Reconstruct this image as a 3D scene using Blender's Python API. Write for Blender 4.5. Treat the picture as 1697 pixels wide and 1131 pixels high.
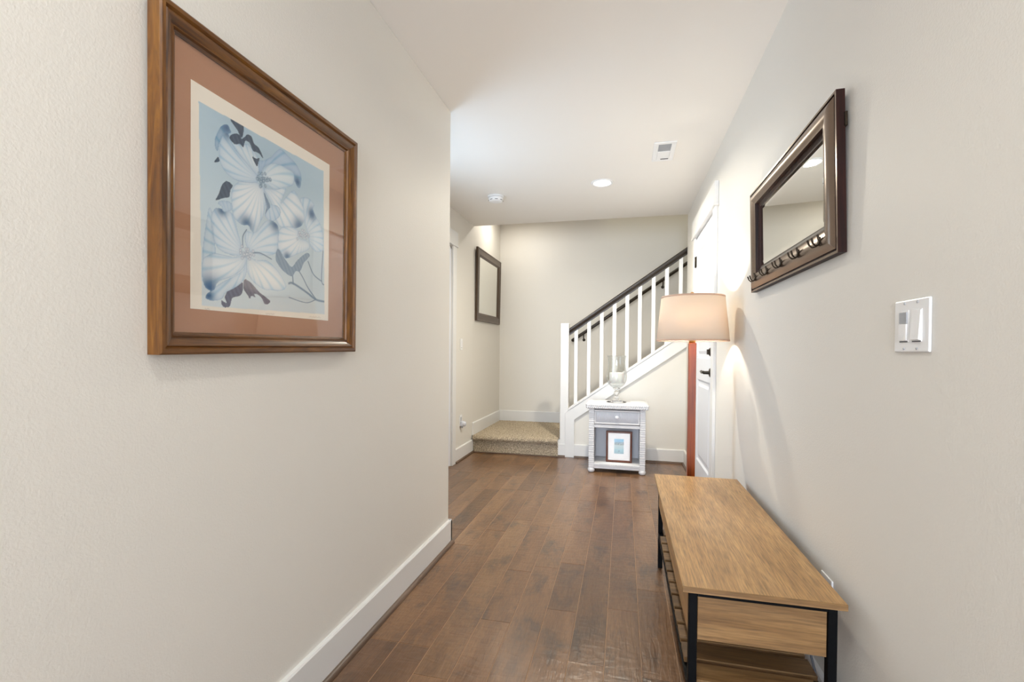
import bpy, bmesh, math, random
import numpy as np
from mathutils import Matrix, Vector

for o in list(bpy.data.objects):
    bpy.data.objects.remove(o)
S = bpy.context.scene
C = S.collection
rnd = random.Random(7)

# ------------------------------------------------------------------ camera
PIT, ROL, FPX, YAW, CY, CAMH = 0.0125, -0.0077, 780.56, 0.2325, 590.53, 1.1018
s_, c_ = math.sin(YAW), math.cos(YAW)
A = np.array([[c_, s_, 0], [-s_, c_, 0], [0, 0, 1.]])
B = np.array([[1, 0, 0], [0, math.cos(PIT), -math.sin(PIT)], [0, math.sin(PIT), math.cos(PIT)]])
D = np.array([[math.cos(ROL), 0, -math.sin(ROL)], [0, 1, 0], [math.sin(ROL), 0, math.cos(ROL)]])
M = D @ B @ A
cam_d = bpy.data.cameras.new('camera')
cam = bpy.data.objects.new('camera', cam_d)
C.objects.link(cam)
r_, f_, u_ = M[0], M[1], M[2]
cam.matrix_world = Matrix(((r_[0], u_[0], -f_[0], 0), (r_[1], u_[1], -f_[1], 0), (r_[2], u_[2], -f_[2], CAMH), (0, 0, 0, 1)))
cam_d.sensor_fit = 'HORIZONTAL'
cam_d.sensor_width = 36
cam_d.lens = FPX / 1697 * 36
cam_d.shift_y = (CY - 565.5) / 1697
cam_d.clip_start = 0.02
S.camera = cam

# ------------------------------------------------------------------ world, exposure, lights
S.view_settings.view_transform = 'Standard'
S.view_settings.look = 'None'
S.view_settings.gamma = 1
S.view_settings.use_curve_mapping = False
S.view_settings.exposure = 0.0
w = bpy.data.worlds.new('world')
S.world = w
w.use_nodes = True
w.node_tree.nodes['Background'].inputs[0].default_value = (0.75, 0.85, 1.0, 1)
w.node_tree.nodes['Background'].inputs[1].default_value = 1.0

def light(name, kind, loc, power, color, rot=(0, 0, 0), **kw):
    d = bpy.data.lights.new(name, kind)
    d.energy = power
    d.color = color
    for k, v in kw.items():
        setattr(d, k, v)
    o = bpy.data.objects.new(name, d)
    o.location = loc
    o.rotation_euler = rot
    C.objects.link(o)
    return o

XFW = -1.586
WARM = (1.0, 0.97, 0.91)
# daylight coming through the entry glazing at the near end of the hall (behind the camera)
light('entry_daylight', 'AREA', (-0.15, -4.05, 1.25), 200, (0.76, 0.86, 1.0), (math.radians(110), 0, 0), shape='RECTANGLE', size=1.3, size_y=2.1)
# recessed ceiling lamps
CAN = [(-0.20, 0.22), (-0.179, 3.824)]
for (x, y), pw_, cl_ in zip(CAN, (5.5, 32), (WARM, (1.0, 0.93, 0.78))):
    light('recessed_lamp', 'AREA', (x, y, 2.428), pw_, cl_, (0, 0, 0), shape='DISK', size=0.09, spread=math.radians(165))
light('alcove_fill', 'AREA', (XFW + 0.03, 2.95, 1.35), 14, (0.55, 0.76, 1.0), (math.radians(90), 0, math.radians(-90)), shape='RECTANGLE', size=0.55, size_y=1.5)  # added fill lamp to brighten the middle of the hall and its ceiling
# lamp over the stair landing
light('stair_lamp', 'AREA', (-1.27, 5.36, 2.755), 6, (1.0, 0.94, 0.83), (0, 0, 0), shape='DISK', size=0.10, spread=math.radians(175))
# daylight from the upper floor falling down the stairwell
light('upper_floor_daylight', 'AREA', (0.9, 5.5, 4.6), 14, (1.0, 0.94, 0.72), (0, 0, 0), shape='RECTANGLE', size=1.6, size_y=0.8)

# ------------------------------------------------------------------ helpers
def lin(c):
    return tuple(((v / 255) / 12.92 if v / 255 <= 0.04045 else ((v / 255 + 0.055) / 1.055) ** 2.4) for v in c)

def rgba(c):
    return (*lin(c), 1)

class Mat:
    def __init__(self, name, color=(200, 200, 200), rough=0.5, metal=0.0, **kw):
        self.m = bpy.data.materials.new(name)
        self.m.use_nodes = True
        self.nt = self.m.node_tree
        self.b = self.nt.nodes['Principled BSDF']
        self.b.inputs['Base Color'].default_value = rgba(color)
        self.b.inputs['Roughness'].default_value = rough
        self.b.inputs['Metallic'].default_value = metal
        for k, v in kw.items():
            self.b.inputs[k].default_value = v
    def n(self, t, **kw):
        x = self.nt.nodes.new(t)
        for k, v in kw.items():
            if k in x.inputs.keys():
                x.inputs[k].default_value = v
            else:
                setattr(x, k, v)
        return x
    def l(self, a, b):
        self.nt.links.new(a, b)
    def coords(self, scale=(1, 1, 1), rand=False, rot=(0, 0, 0)):
        tc = self.n('ShaderNodeTexCoord')
        mp = self.n('ShaderNodeMapping')
        mp.inputs['Scale'].default_value = scale
        mp.inputs['Rotation'].default_value = rot
        src = tc.outputs['Object']
        if rand:
            oi = self.n('ShaderNodeObjectInfo')
            mul = self.n('ShaderNodeVectorMath', operation='SCALE')
            cb = self.n('ShaderNodeCombineXYZ')
            for i in range(3):
                self.l(oi.outputs['Random'], cb.inputs[i])
            self.l(cb.outputs[0], mul.inputs[0])
            mul.inputs['Scale'].default_value = 37.0
            ad = self.n('ShaderNodeVectorMath', operation='ADD')
            self.l(src, ad.inputs[0]); self.l(mul.outputs[0], ad.inputs[1])
            src = ad.outputs[0]
        self.l(src, mp.inputs[0])
        return mp.outputs[0]
    def noise(self, co, scale, detail=4, rough=0.5, dist=0.0):
        x = self.n('ShaderNodeTexNoise')
        x.inputs['Scale'].default_value = scale
        x.inputs['Detail'].default_value = detail
        x.inputs['Roughness'].default_value = rough
        x.inputs['Distortion'].default_value = dist
        self.l(co, x.inputs['Vector'])
        return x.outputs['Fac']
    def ramp(self, fac, stops):
        x = self.n('ShaderNodeValToRGB')
        e = x.color_ramp.elements
        while len(e) < len(stops):
            e.new(0.5)
        for i, (p, c) in enumerate(stops):
            e[i].position = p
            e[i].color = rgba(c) if len(c) == 3 else c
        self.l(fac, x.inputs[0])
        return x.outputs[0]
    def mix(self, fac, a, b, mode='MIX'):
        x = self.n('ShaderNodeMix', data_type='RGBA', blend_type=mode)
        for inp, v in ((x.inputs[0], fac), (x.inputs[6], a), (x.inputs[7], b)):
            if isinstance(v, (int, float)):
                inp.default_value = v
            elif isinstance(v, tuple):
                inp.default_value = rgba(v)
            else:
                self.l(v, inp)
        return x.outputs[2]
    def bump(self, h, strength, dist=0.002, prev=None):
        x = self.n('ShaderNodeBump')
        x.inputs['Strength'].default_value = strength
        x.inputs['Distance'].default_value = dist
        self.l(h, x.inputs['Height'])
        if prev is not None:
            self.l(prev, x.inputs['Normal'])
        self.l(x.outputs[0], self.b.inputs['Normal'])
        return x.outputs[0]
    def base(self, out):
        self.l(out, self.b.inputs['Base Color'])

def paint(name, col, rough=0.6, scale=330, strength=0.25, dist=0.0012):
    m = Mat(name, col, rough)
    co = m.coords()
    m.bump(m.noise(co, scale, 2, 0.5), strength, dist)
    return m.m

WALL = paint('wall_paint', (228, 224, 216), 0.55, 210, 0.40, 0.0016)
CEIL = paint('ceiling_paint', (240, 236, 230), 0.7, 160, 0.18, 0.0012)
TRIM = paint('trim_paint', (228, 227, 225), 0.35, 60, 0.03)
DOORP = paint('door_paint', (226, 228, 234), 0.35, 60, 0.03)
PLASTIC = Mat('white_plastic', (240, 240, 240), 0.3).m
PLASTIC_G = Mat('grey_plastic', (178, 180, 184), 0.4).m
DARKG = Mat('dark_gap', (60, 60, 62), 0.6).m
BRONZE = Mat('oil_rubbed_bronze', (62, 54, 45), 0.35, 0.85).m
BLACKM = Mat('black_metal', (9, 10, 12), 0.5, 0.0, **{'Specular IOR Level': 0.1}).m

def wood(name, c_dark, c_mid, c_light, axis='Y', rough=0.4, rand=False, sc=1.0, bstr=0.25, knots=0.35, coat=0.0, var=0.0, stain=None, rings=0, ring_n=90.0, ring_mix=0.6, fine_mix=0.35, dist=1.6):
    m = Mat(name, c_mid, rough)
    if coat:
        m.b.inputs['Coat Weight'].default_value = coat
        m.b.inputs['Coat Roughness'].default_value = 0.15
    i = 'XYZ'.index(axis)
    s1 = [14 * sc] * 3; s1[i] = 1.3 * sc
    s2 = [110 * sc] * 3; s2[i] = 5.0 * sc
    s3 = [5 * sc] * 3; s3[i] = 2.2 * sc
    co1, co2, co3 = m.coords(tuple(s1), rand), m.coords(tuple(s2), rand), m.coords(tuple(s3), rand)
    big = m.noise(co1, 1.0, 6, 0.6, dist)
    fine = m.noise(co2, 1.0, 3, 0.6, 0.3)
    blot = m.noise(co3, 1.0, 4, 0.6, 1.0)
    col = m.ramp(big, [(0.28, c_dark), (0.5, c_mid), (0.72, c_light)])
    f = m.ramp(fine, [(0.3, (150, 150, 150)), (0.6, (255, 255, 255))])
    col = m.mix(fine_mix, col, f, 'MULTIPLY')
    if rings:
        rco = m.coords(tuple((rings * 3.0 if j != i else rings * 0.22) for j in range(3)), rand)
        rn = m.noise(rco, 1.0, 2, 0.45, 0.5)
        sn = m.n('ShaderNodeMath', operation='MULTIPLY'); m.l(rn, sn.inputs[0]); sn.inputs[1].default_value = ring_n
        s2_ = m.n('ShaderNodeMath', operation='SINE'); m.l(sn.outputs[0], s2_.inputs[0])
        rl_ = m.ramp(s2_.outputs[0], [(0.0, (188, 180, 172)), (0.55, (255, 255, 255))])
        col = m.mix(ring_mix, col, rl_, 'MULTIPLY')
    kn = m.ramp(blot, [(0.60, (0, 0, 0)), (0.75, (255, 255, 255))])
    kf = m.n('ShaderNodeMath', operation='MULTIPLY')
    m.l(kn, kf.inputs[0]); kf.inputs[1].default_value = knots
    col = m.mix(kf.outputs[0], col, stain or c_dark)
    if var:
        oi = m.n('ShaderNodeObjectInfo')
        v = m.ramp(oi.outputs['Random'], [(0.0, tuple(int(255 * (1 - var)) for _ in range(3))), (1.0, (255, 255, 255))])
        col = m.mix(1.0, col, v, 'MULTIPLY')
    m.base(col)
    nb = m.bump(fine, bstr, 0.0007)
    m.bump(big, bstr * 0.6, 0.003, nb)
    return m

_fl = Mat('hand_scraped_floor_wood', (126, 94, 66), 0.30, **{'Coat Weight': 0.25, 'Coat Roughness': 0.22})
_n1 = _fl.noise(_fl.coords((9, 1.6, 1), True), 1.0, 5, 0.6, 0.8)
_n2 = _fl.noise(_fl.coords((330, 26, 1), True), 1.0, 3, 0.65, 0.2)
_n3 = _fl.noise(_fl.coords((8, 4.0, 1), True), 1.0, 4, 0.65, 0.5)
_n4 = _fl.noise(_fl.coords((40, 14, 1), True), 1.0, 4, 0.7, 0.8)
_cl = _fl.ramp(_n1, [(0.25, (104, 73, 46)), (0.5, (128, 94, 63)), (0.75, (148, 113, 80))])
_cl = _fl.mix(0.55, _cl, _fl.ramp(_n2, [(0.32, (168, 160, 152)), (0.60, (255, 255, 255))]), 'MULTIPLY')
_k = _fl.n('ShaderNodeMath', operation='MULTIPLY')
_fl.l(_fl.ramp(_n3, [(0.50, (0, 0, 0)), (0.66, (235, 235, 235))]), _k.inputs[0])
_fl.l(_fl.ramp(_n4, [(0.30, (60, 60, 60)), (0.58, (255, 255, 255))]), _k.inputs[1])
_cl = _fl.mix(_k.outputs[0], _cl, (72, 56, 46))
_k2 = _fl.ramp(_n4, [(0.66, (0, 0, 0)), (0.80, (150, 150, 150))])
_cl = _fl.mix(_k2, _cl, (158, 98, 56))
_oi = _fl.n('ShaderNodeObjectInfo')
_cl = _fl.mix(1.0, _cl, _fl.ramp(_oi.outputs['Random'], [(0.0, (212, 204, 198)), (0.35, (240, 232, 226)), (0.7, (255, 250, 244)), (1.0, (255, 255, 255))]), 'MULTIPLY')
_fl.base(_cl)
_nb = _fl.bump(_n2, 0.2, 0.0005)
_nb = _fl.bump(_fl.noise(_fl.coords((62, 7, 1), True), 1.0, 2, 0.5, 0.8), 0.7, 0.0022, _nb)
_fl.bump(_fl.noise(_fl.coords((16, 38, 1), True), 1.0, 1, 0.5, 0.5), 0.5, 0.0028, _nb)
FLOORW = _fl.m
SEAM = Mat('plank_seam_glint', (176, 138, 104), 0.5).m  # light tan in the gaps paints the glints along the plank bevels
SHOE = wood('dark_shoe_moulding_wood', (66, 48, 36), (96, 74, 58), (120, 95, 76), 'Y', 0.4, False, 1.0, 0.2, 0.3).m
SHOEX = wood('dark_shoe_moulding_wood_across', (66, 48, 36), (96, 74, 58), (120, 95, 76), 'X', 0.4, False, 1.0, 0.2, 0.3).m
BENCHW = wood('oak_veneer', (176, 133, 78), (192, 148, 91), (206, 163, 106), 'Y', 0.34, False, 2.2, 0.5, 0.55, stain=(146, 104, 62), rings=1.0, ring_n=70.0, ring_mix=0.16, fine_mix=0.8, dist=0.3).m
BENCHX = wood('oak_veneer_side', (126, 92, 54), (152, 115, 72), (176, 138, 92), 'X', 0.42, False, 2.0, 0.4, 0.5, stain=(108, 74, 42), rings=1.8, ring_n=55.0, ring_mix=0.45, fine_mix=0.6, dist=0.5).m
SLATW = wood('slat_wood', (96, 70, 42), (134, 100, 62), (160, 124, 82), 'X', 0.45, True, 1.3, 0.3, 0.4, var=0.2).m
WALNUTV = wood('stained_walnut_upright', (66, 34, 4), (112, 68, 16), (144, 96, 32), 'Z', 0.36, False, 3.0, 0.2, 0.5, coat=0.12).m
WALNUTH = wood('stained_walnut_level', (60, 32, 4), (104, 62, 15), (134, 88, 30), 'Y', 0.36, False, 3.0, 0.2, 0.5, coat=0.12).m
CHERRY = wood('cherry_stained_wood', (112, 40, 4), (152, 66, 10), (172, 84, 18), 'Z', 0.34, False, 1.2, 0.1, 0.25, coat=0.08).m
ESPRESSO = Mat('espresso_wood', (40, 31, 22), 0.34).m
TAUPE = Mat('bronzed_taupe_metallic_paint', (128, 110, 95), 0.27, 0.75).m
MAHOG = wood('dark_mahogany', (26, 10, 6), (44, 18, 10), (60, 28, 16), 'Z', 0.5, False, 1.5, 0.1, 0.2, coat=0.0).m
MAHOG.node_tree.nodes['Principled BSDF'].inputs['Specular IOR Level'].default_value = 0.2
UMBER = Mat('dark_umber_metallic_paint', (84, 68, 54), 0.35, 0.35).m
MIRROR = Mat('silvered_mirror', (235, 235, 228), 0.01, 1.0).m
_mb = Mat('mat_board_brown', (182, 134, 104), 0.85)
_mb.bump(_mb.noise(_mb.coords((1, 1, 1)), 900, 2), 0.2, 0.0004)
MATB = _mb.m
CREAM = Mat('cream_mat_board', (235, 226, 214), 0.85).m
WICKER = Mat('white_painted_wicker', (226, 225, 226), 0.5)
_w1 = WICKER.n('ShaderNodeTexWave', bands_direction='Z')
_w1.inputs['Scale'].default_value = 42
WICKER.l(WICKER.coords(), _w1.inputs['Vector'])
_w1.inputs['Distortion'].default_value = 1.2
_w1.inputs['Detail Scale'].default_value = 30
WICKER.bump(_w1.outputs['Fac'], 0.5, 0.002)
WICKER = WICKER.m
WICKX = Mat('white_painted_wicker_reeds', (226, 226, 230), 0.5).m
WAX = Mat('white_candle_wax', (240, 238, 232), 0.5, **{'Subsurface Weight': 0.2}).m
GLASS = Mat('clear_glass', (255, 255, 255), 0.0, **{'Transmission Weight': 1.0, 'IOR': 1.45}).m
CORD = Mat('grey_cord', (90, 92, 98), 0.5).m
BRASS = Mat('brass_finial', (200, 150, 90), 0.3, 0.8).m

def picture_glass():
    m = bpy.data.materials.new('picture_glazing')
    m.use_nodes = True
    nt = m.node_tree
    nt.nodes.clear()
    out = nt.nodes.new('ShaderNodeOutputMaterial')
    mx = nt.nodes.new('ShaderNodeMixShader')
    tr = nt.nodes.new('ShaderNodeBsdfTransparent')
    gl = nt.nodes.new('ShaderNodeBsdfGlossy')
    gl.inputs['Roughness'].default_value = 0.0
    lw = nt.nodes.new('ShaderNodeLayerWeight')
    lw.inputs[0].default_value = 0.5
    pw = nt.nodes.new('ShaderNodeMath'); pw.operation = 'POWER'; pw.inputs[1].default_value = 5.0
    ml = nt.nodes.new('ShaderNodeMath'); ml.operation = 'MULTIPLY_ADD'; ml.inputs[1].default_value = 0.95; ml.inputs[2].default_value = 0.045
    nt.links.new(lw.outputs['Facing'], pw.inputs[0]); nt.links.new(pw.outputs[0], ml.inputs[0])
    nt.links.new(ml.outputs[0], mx.inputs[0])
    nt.links.new(tr.outputs[0], mx.inputs[1])
    nt.links.new(gl.outputs[0], mx.inputs[2])
    nt.links.new(mx.outputs[0], out.inputs[0])
    return m
GLAZE = picture_glass()
BOWL = picture_glass()
BOWL.name = 'blown_glass'
for _n in BOWL.node_tree.nodes:
    if _n.type == 'MATH' and _n.operation == 'POWER': _n.inputs[1].default_value = 2.6
    if _n.type == 'MATH' and _n.operation == 'MULTIPLY_ADD': _n.inputs[1].default_value = 0.6; _n.inputs[2].default_value = 0.06
    if _n.type == 'BSDF_TRANSPARENT': _n.inputs[0].default_value = (0.97, 0.98, 0.98, 1)

def shade_mat():
    m = bpy.data.materials.new('linen_lamp_shade')
    m.use_nodes = True
    nt = m.node_tree
    nt.nodes.clear()
    out = nt.nodes.new('ShaderNodeOutputMaterial')
    mx = nt.nodes.new('ShaderNodeMixShader')
    mx.inputs[0].default_value = 0.17
    df = nt.nodes.new('ShaderNodeBsdfDiffuse')
    tl = nt.nodes.new('ShaderNodeBsdfTranslucent')
    df.inputs[0].default_value = rgba((236, 222, 204))
    tc = nt.nodes.new('ShaderNodeTexCoord')
    wv = nt.nodes.new('ShaderNodeTexWave')
    wv.bands_direction = 'Z'
    wv.inputs['Scale'].default_value = 60
    wv.inputs['Distortion'].default_value = 1.5
    wv.inputs['Detail Scale'].default_value = 4
    rp = nt.nodes.new('ShaderNodeValToRGB')
    rp.color_ramp.elements[0].color = rgba((246, 216, 176))
    rp.color_ramp.elements[1].color = rgba((250, 226, 190))
    nt.links.new(tc.outputs['Object'], wv.inputs[0])
    nt.links.new(wv.outputs['Fac'], rp.inputs[0])
    nt.links.new(rp.outputs[0], tl.inputs[0])
    nt.links.new(df.outputs[0], mx.inputs[1])
    nt.links.new(tl.outputs[0], mx.inputs[2])
    nt.links.new(mx.outputs[0], out.inputs[0])
    return m
SHADE = shade_mat()
TAPE = Mat('shade_edge_tape', (206, 170, 146), 0.7).m

def emit(name, col, st):
    m = bpy.data.materials.new(name)
    m.use_nodes = True
    b = m.node_tree.nodes['Principled BSDF']
    b.inputs['Emission Color'].default_value = (*col, 1)
    b.inputs['Emission Strength'].default_value = st
    return m
LENS = emit('lit_lens', (1, 0.94, 0.84), 6)
BULB = emit('lit_bulb', (1, 0.80, 0.55), 8)

def vcol_mat(name, rough=0.7):
    m = Mat(name, rough=rough)
    a = m.n('ShaderNodeVertexColor')
    a.layer_name = 'print'
    m.base(a.outputs['Color'])
    return m.m
PRINT = vcol_mat('printed_paper')

_cp = Mat('cut_pile_carpet', (164, 152, 136), 0.95)
_cc = _cp.coords()
_c3 = _cp.ramp(_cp.noise(_cc, 105, 4, 0.75), [(0.34, (92, 84, 78)), (0.5, (176, 160, 136)), (0.66, (228, 212, 186))])
_cp.base(_c3)
_cp.bump(_cp.noise(_cc, 260, 2, 0.6), 0.9, 0.004)
CARPET = _cp.m

class MB:
    def __init__(self):
        self.bm = bmesh.new()
    def box(self, x0, x1, y0, y1, z0, z1, bev=0.0, seg=1, mi=0):
        r = bmesh.ops.create_cube(self.bm, size=1)
        vs = r['verts']
        for v in vs:
            v.co = Vector(((x0 + x1) / 2 + v.co.x * (x1 - x0), (y0 + y1) / 2 + v.co.y * (y1 - y0), (z0 + z1) / 2 + v.co.z * (z1 - z0)))
        fs = {f for v in vs for f in v.link_faces}
        for f in fs:
            f.material_index = mi
        if bev:
            es = {e for v in vs for e in v.link_edges}
            bmesh.ops.bevel(self.bm, geom=list(es), offset=bev, segments=seg, affect='EDGES', profile=0.5)
        return self
    def prism(self, poly, axis, a0, a1, mi=0, bev=0.0, seg=1):
        # poly in the two other axes (in XYZ order); extruded along axis
        def P(p, a):
            if axis == 'Y': return Vector((p[0], a, p[1]))
            if axis == 'X': return Vector((a, p[0], p[1]))
            return Vector((p[0], p[1], a))
        v0 = [self.bm.verts.new(P(p, a0)) for p in poly]
        v1 = [self.bm.verts.new(P(p, a1)) for p in poly]
        fs = [self.bm.faces.new(v0), self.bm.faces.new(v1[::-1])]
        n = len(poly)
        for i in range(n):
            fs.append(self.bm.faces.new([v0[i], v1[i], v1[(i + 1) % n], v0[(i + 1) % n]]))
        for f in fs:
            f.material_index = mi
        bmesh.ops.recalc_face_normals(self.bm, faces=fs)
        if bev:
            es = {e for v in v0 + v1 for e in v.link_edges}
            bmesh.ops.bevel(self.bm, geom=list(es), offset=bev, segments=seg, affect='EDGES')
        return self
    def lathe(self, prof, c=(0, 0, 0), n=32, axis='Z', mi=0, closed=False):
        rings = []
        for r, h in prof:
            ring = []
            for i in range(n):
                t = 2 * math.pi * i / n
                a, b = max(r, 1e-5) * math.cos(t), max(r, 1e-5) * math.sin(t)
                p = {'Z': (a, b, h), 'X': (h, a, b), 'Y': (a, h, b)}[axis]
                ring.append(self.bm.verts.new((c[0] + p[0], c[1] + p[1], c[2] + p[2])))
            rings.append(ring)
        fs = []
        prs = list(zip(rings, rings[1:]))
        if closed:
            prs.append((rings[-1], rings[0]))
        for a, b in prs:
            for i in range(n):
                fs.append(self.bm.faces.new([a[i], a[(i + 1) % n], b[(i + 1) % n], b[i]]))
        if not closed:
            fs.append(self.bm.faces.new(rings[0])); fs.append(self.bm.faces.new(rings[-1]))
        for f in fs:
            f.material_index = mi
            f.smooth = True
        bmesh.ops.recalc_face_normals(self.bm, faces=fs)
        return self
    def tube(self, path, r, n=8, mi=0, flat=1.0):
        P = [Vector(p) for p in path]
        rings = []
        rr = r if hasattr(r, '__len__') else [r] * len(P)
        up0 = Vector((0.13, 0.21, 0.97)).normalized()
        for i, p in enumerate(P):
            t = (P[min(i + 1, len(P) - 1)] - P[max(i - 1, 0)]).normalized()
            s = t.cross(up0)
            if s.length < 0.05:
                s = t.cross(Vector((1, 0, 0)))
            s.normalize()
            u = s.cross(t).normalized()
            rings.append([self.bm.verts.new(p + s * (rr[i] * math.cos(2 * math.pi * k / n)) + u * (rr[i] * flat * math.sin(2 * math.pi * k / n))) for k in range(n)])
        fs = []
        for a, b in zip(rings, rings[1:]):
            for i in range(n):
                fs.append(self.bm.faces.new([a[i], a[(i + 1) % n], b[(i + 1) % n], b[i]]))
        fs.append(self.bm.faces.new(rings[0])); fs.append(self.bm.faces.new(rings[-1]))
        for f in fs:
            f.smooth = True
            f.material_index = mi
        bmesh.ops.recalc_face_normals(self.bm, faces=fs)
        return self
    def build(self, name, mats, parent=None, off=None, smooth=None):
        me = bpy.data.meshes.new(name)
        if off is None and parent is not None:
            off = OFF.get(parent.name, (0, 0, 0))
        if off:
            bmesh.ops.translate(self.bm, verts=self.bm.verts, vec=Vector(off) * -1)
        self.bm.to_mesh(me)
        self.bm.free()
        for m in (mats if isinstance(mats, (list, tuple)) else [mats]):
            me.materials.append(m)
        if smooth:
            me.polygons.foreach_set('use_smooth', [True] * len(me.polygons))
            me.set_sharp_from_angle(angle=math.radians(smooth))
        o = bpy.data.objects.new(name, me)
        C.objects.link(o)
        if parent is not None:
            o.parent = parent
            OFF[o.name] = off
        return o

OFF = {}
def thing(name, label, cat, loc=(0, 0, 0), group=None, local=False):
    o = bpy.data.objects.new(name, None)
    o.empty_display_size = 0.05
    C.objects.link(o)
    o.location = loc
    o['label'] = label
    o['category'] = cat
    if group:
        o['group'] = group
    OFF[o.name] = (0, 0, 0) if local else loc
    return o
def struct(o, label=None):
    o['kind'] = 'structure'
    if label:
        o['label'] = label
    return o

XL, XR, XF, YL, YB, YS, YW, HC = -0.9595, 0.5968, -1.586, 2.513, 4.877, 4.841, 5.985, 2.44
YN = -4.2

# ------------------------------------------------------------------ structure
# floor: sub floor with every plank its own child
fl = struct(MB().box(XF - 0.12, XR + 0.12, YN, YW + 0.1, -0.06, -0.0016).build('floor', SEAM), 'hand scraped brown hardwood plank floor')
PX0, PW = -0.812, 0.1262
ends = {}
for x, y in ((-0.650, 1.468), (-0.120, 1.663), (0.003, 2.043), (0.142, 1.641), (-0.887, 2.514), (-0.754, 2.764), (-0.642, 2.978), (-0.499, 2.907),
             (-0.012, 3.55), (-1.068, 3.258), (0.218, 3.406), (-0.255, 2.878), (-0.143, 3.88), (-0.006, 4.217), (-0.5, 4.197)):
    ends.setdefault(math.floor((x - PX0) / PW), []).append(y)
k0 = math.floor((XF - PX0) / PW)
k1 = math.ceil((XR - PX0) / PW)
for k in range(k0, k1):
    xa, xb = max(PX0 + k * PW, XF), min(PX0 + (k + 1) * PW, XR)
    if xb - xa < 0.01:
        continue
    y_start = -0.7 if xb > XL + 0.02 else 2.5
    cuts = sorted(ends.get(k, []))
    y = cuts[0] if cuts else rnd.uniform(0.3, 1.2) + y_start
    out = []
    z = y
    while z > y_start:
        z -= rnd.choice((0.45, 0.62, 0.9, 1.15))
        out.append(max(z, y_start))
    z = cuts[-1] if cuts else y
    while z < 4.86:
        z += rnd.choice((0.42, 0.6, 0.85, 1.1))
        out.append(min(z, 4.86))
    c = sorted(set([round(v, 3) for v in out + cuts + [y]]))
    c = [v for i, v in enumerate(c) if i == 0 or v - c[i - 1] > 0.12 or v == c[-1]]
    for a, b in zip(c, c[1:]):
        MB().box(xa + 0.0009, xb - 0.0009, a + 0.0009, b - 0.0009, -0.02, rnd.uniform(-0.0004, 0.0), 0.0010).build('plank', FLOORW, fl)

# planks shadow: ceiling
def slab(name, x0, x1, y0, y1, z0, z1, mat, label=None, bev=0.0):
    return struct(MB().box(x0, x1, y0, y1, z0, z1, bev, 2).build(name, mat), label)
slab('ceiling', XF - 0.12, XR + 0.12, YN, YB, HC, HC + 0.25, CEIL)
slab('wall_left', XL - 0.12, XL, YN, YL, -0.05, HC, WALL, bev=0.004)
slab('wall_left_return', XF - 0.12, XL - 0.12, YL - 0.12, YL, -0.05, HC, WALL)
# far left wall with a door opening close to the hall corner
m = MB().box(XF - 0.12, XF, YL, 2.67, -0.05, HC).box(XF - 0.12, XF, 3.23, 3.38, -0.05, HC).box(XF - 0.12, XF, 2.67, 3.23, 2.12, HC).box(XF - 0.12, XF, 2.67, 3.23, -0.05, 0.58).box(XF - 0.12, XF, 4.195, YW + 0.1, -0.05, 2.9).box(XF - 0.12, XF, 3.38, 4.195, 2.075, HC)
struct(m.build('wall_far_left', WALL))
wf2 = MB().box(XF - 0.09, XF - 0.03, 2.67, 2.71, 0.58, 2.12).box(XF - 0.09, XF - 0.03, 3.19, 3.23, 0.58, 2.12).box(XF - 0.09, XF - 0.03, 2.71, 3.19, 2.08, 2.12).box(XF - 0.09, XF - 0.03, 2.71, 3.19, 0.58, 0.62)
w2 = struct(wf2.build('added_window', TRIM))  # unseen window, added to hold the alcove fill lamp
MB().box(XF - 0.065, XF - 0.055, 2.71, 3.19, 0.62, 2.08).build('pane', GLAZE, w2)
m = MB().box(XR, XR + 0.12, YN, 3.43, -0.05, HC).box(XR, XR + 0.12, 4.27, YB, -0.05, HC).box(XR, XR + 0.12, 3.43, 4.27, 2.07, HC)
struct(m.build('wall_right', WALL))
m = MB().box(XR + 0.12, 3.0, YB - 0.12, YB, -0.05, 5.0).box(XF - 0.12, XR + 0.12, YB - 0.12, YB, HC + 0.25, 5.0)
struct(m.build('wall_upper', WALL))
slab('wall_stairwell', XF - 0.12, 3.0, YW, YW + 0.12, -0.05, 5.0, WALL)
m = MB().box(XF, -0.35, YB, YW, 2.77, 2.92).box(-0.35, -0.25, YB, YW, 2.77, 5.0).box(-0.25, 3.0, YB, YW, 4.9, 5.0)
struct(m.build('ceiling_stairwell', CEIL))
slab('wall_stairwell_end', 3.0, 3.1, YB - 0.12, YW + 0.12, -0.05, 5.0, WALL)
# entry wall behind the camera with a glazed opening
m = MB().box(XL, -0.9, YN - 0.1, YN, -0.05, HC).box(0.55, XR, YN - 0.1, YN, -0.05, HC).box(-0.9, 0.55, YN - 0.1, YN, 2.35, HC).box(-0.9, 0.55, YN - 0.1, YN, -0.05, 0.15)
struct(m.build('wall_entry', WALL))
wf = MB().box(-0.9, -0.84, YN - 0.08, YN - 0.02, 0.15, 2.35).box(0.49, 0.55, YN - 0.08, YN - 0.02, 0.15, 2.35).box(-0.84, 0.49, YN - 0.08, YN - 0.02, 2.29, 2.35).box(-0.84, 0.49, YN - 0.08, YN - 0.02, 0.15, 0.21)
wo = struct(wf.build('window_1', TRIM))
MB().box(-0.84, 0.49, YN - 0.055, YN - 0.045, 0.21, 2.29).build('pane', GLAZE, wo)

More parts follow.
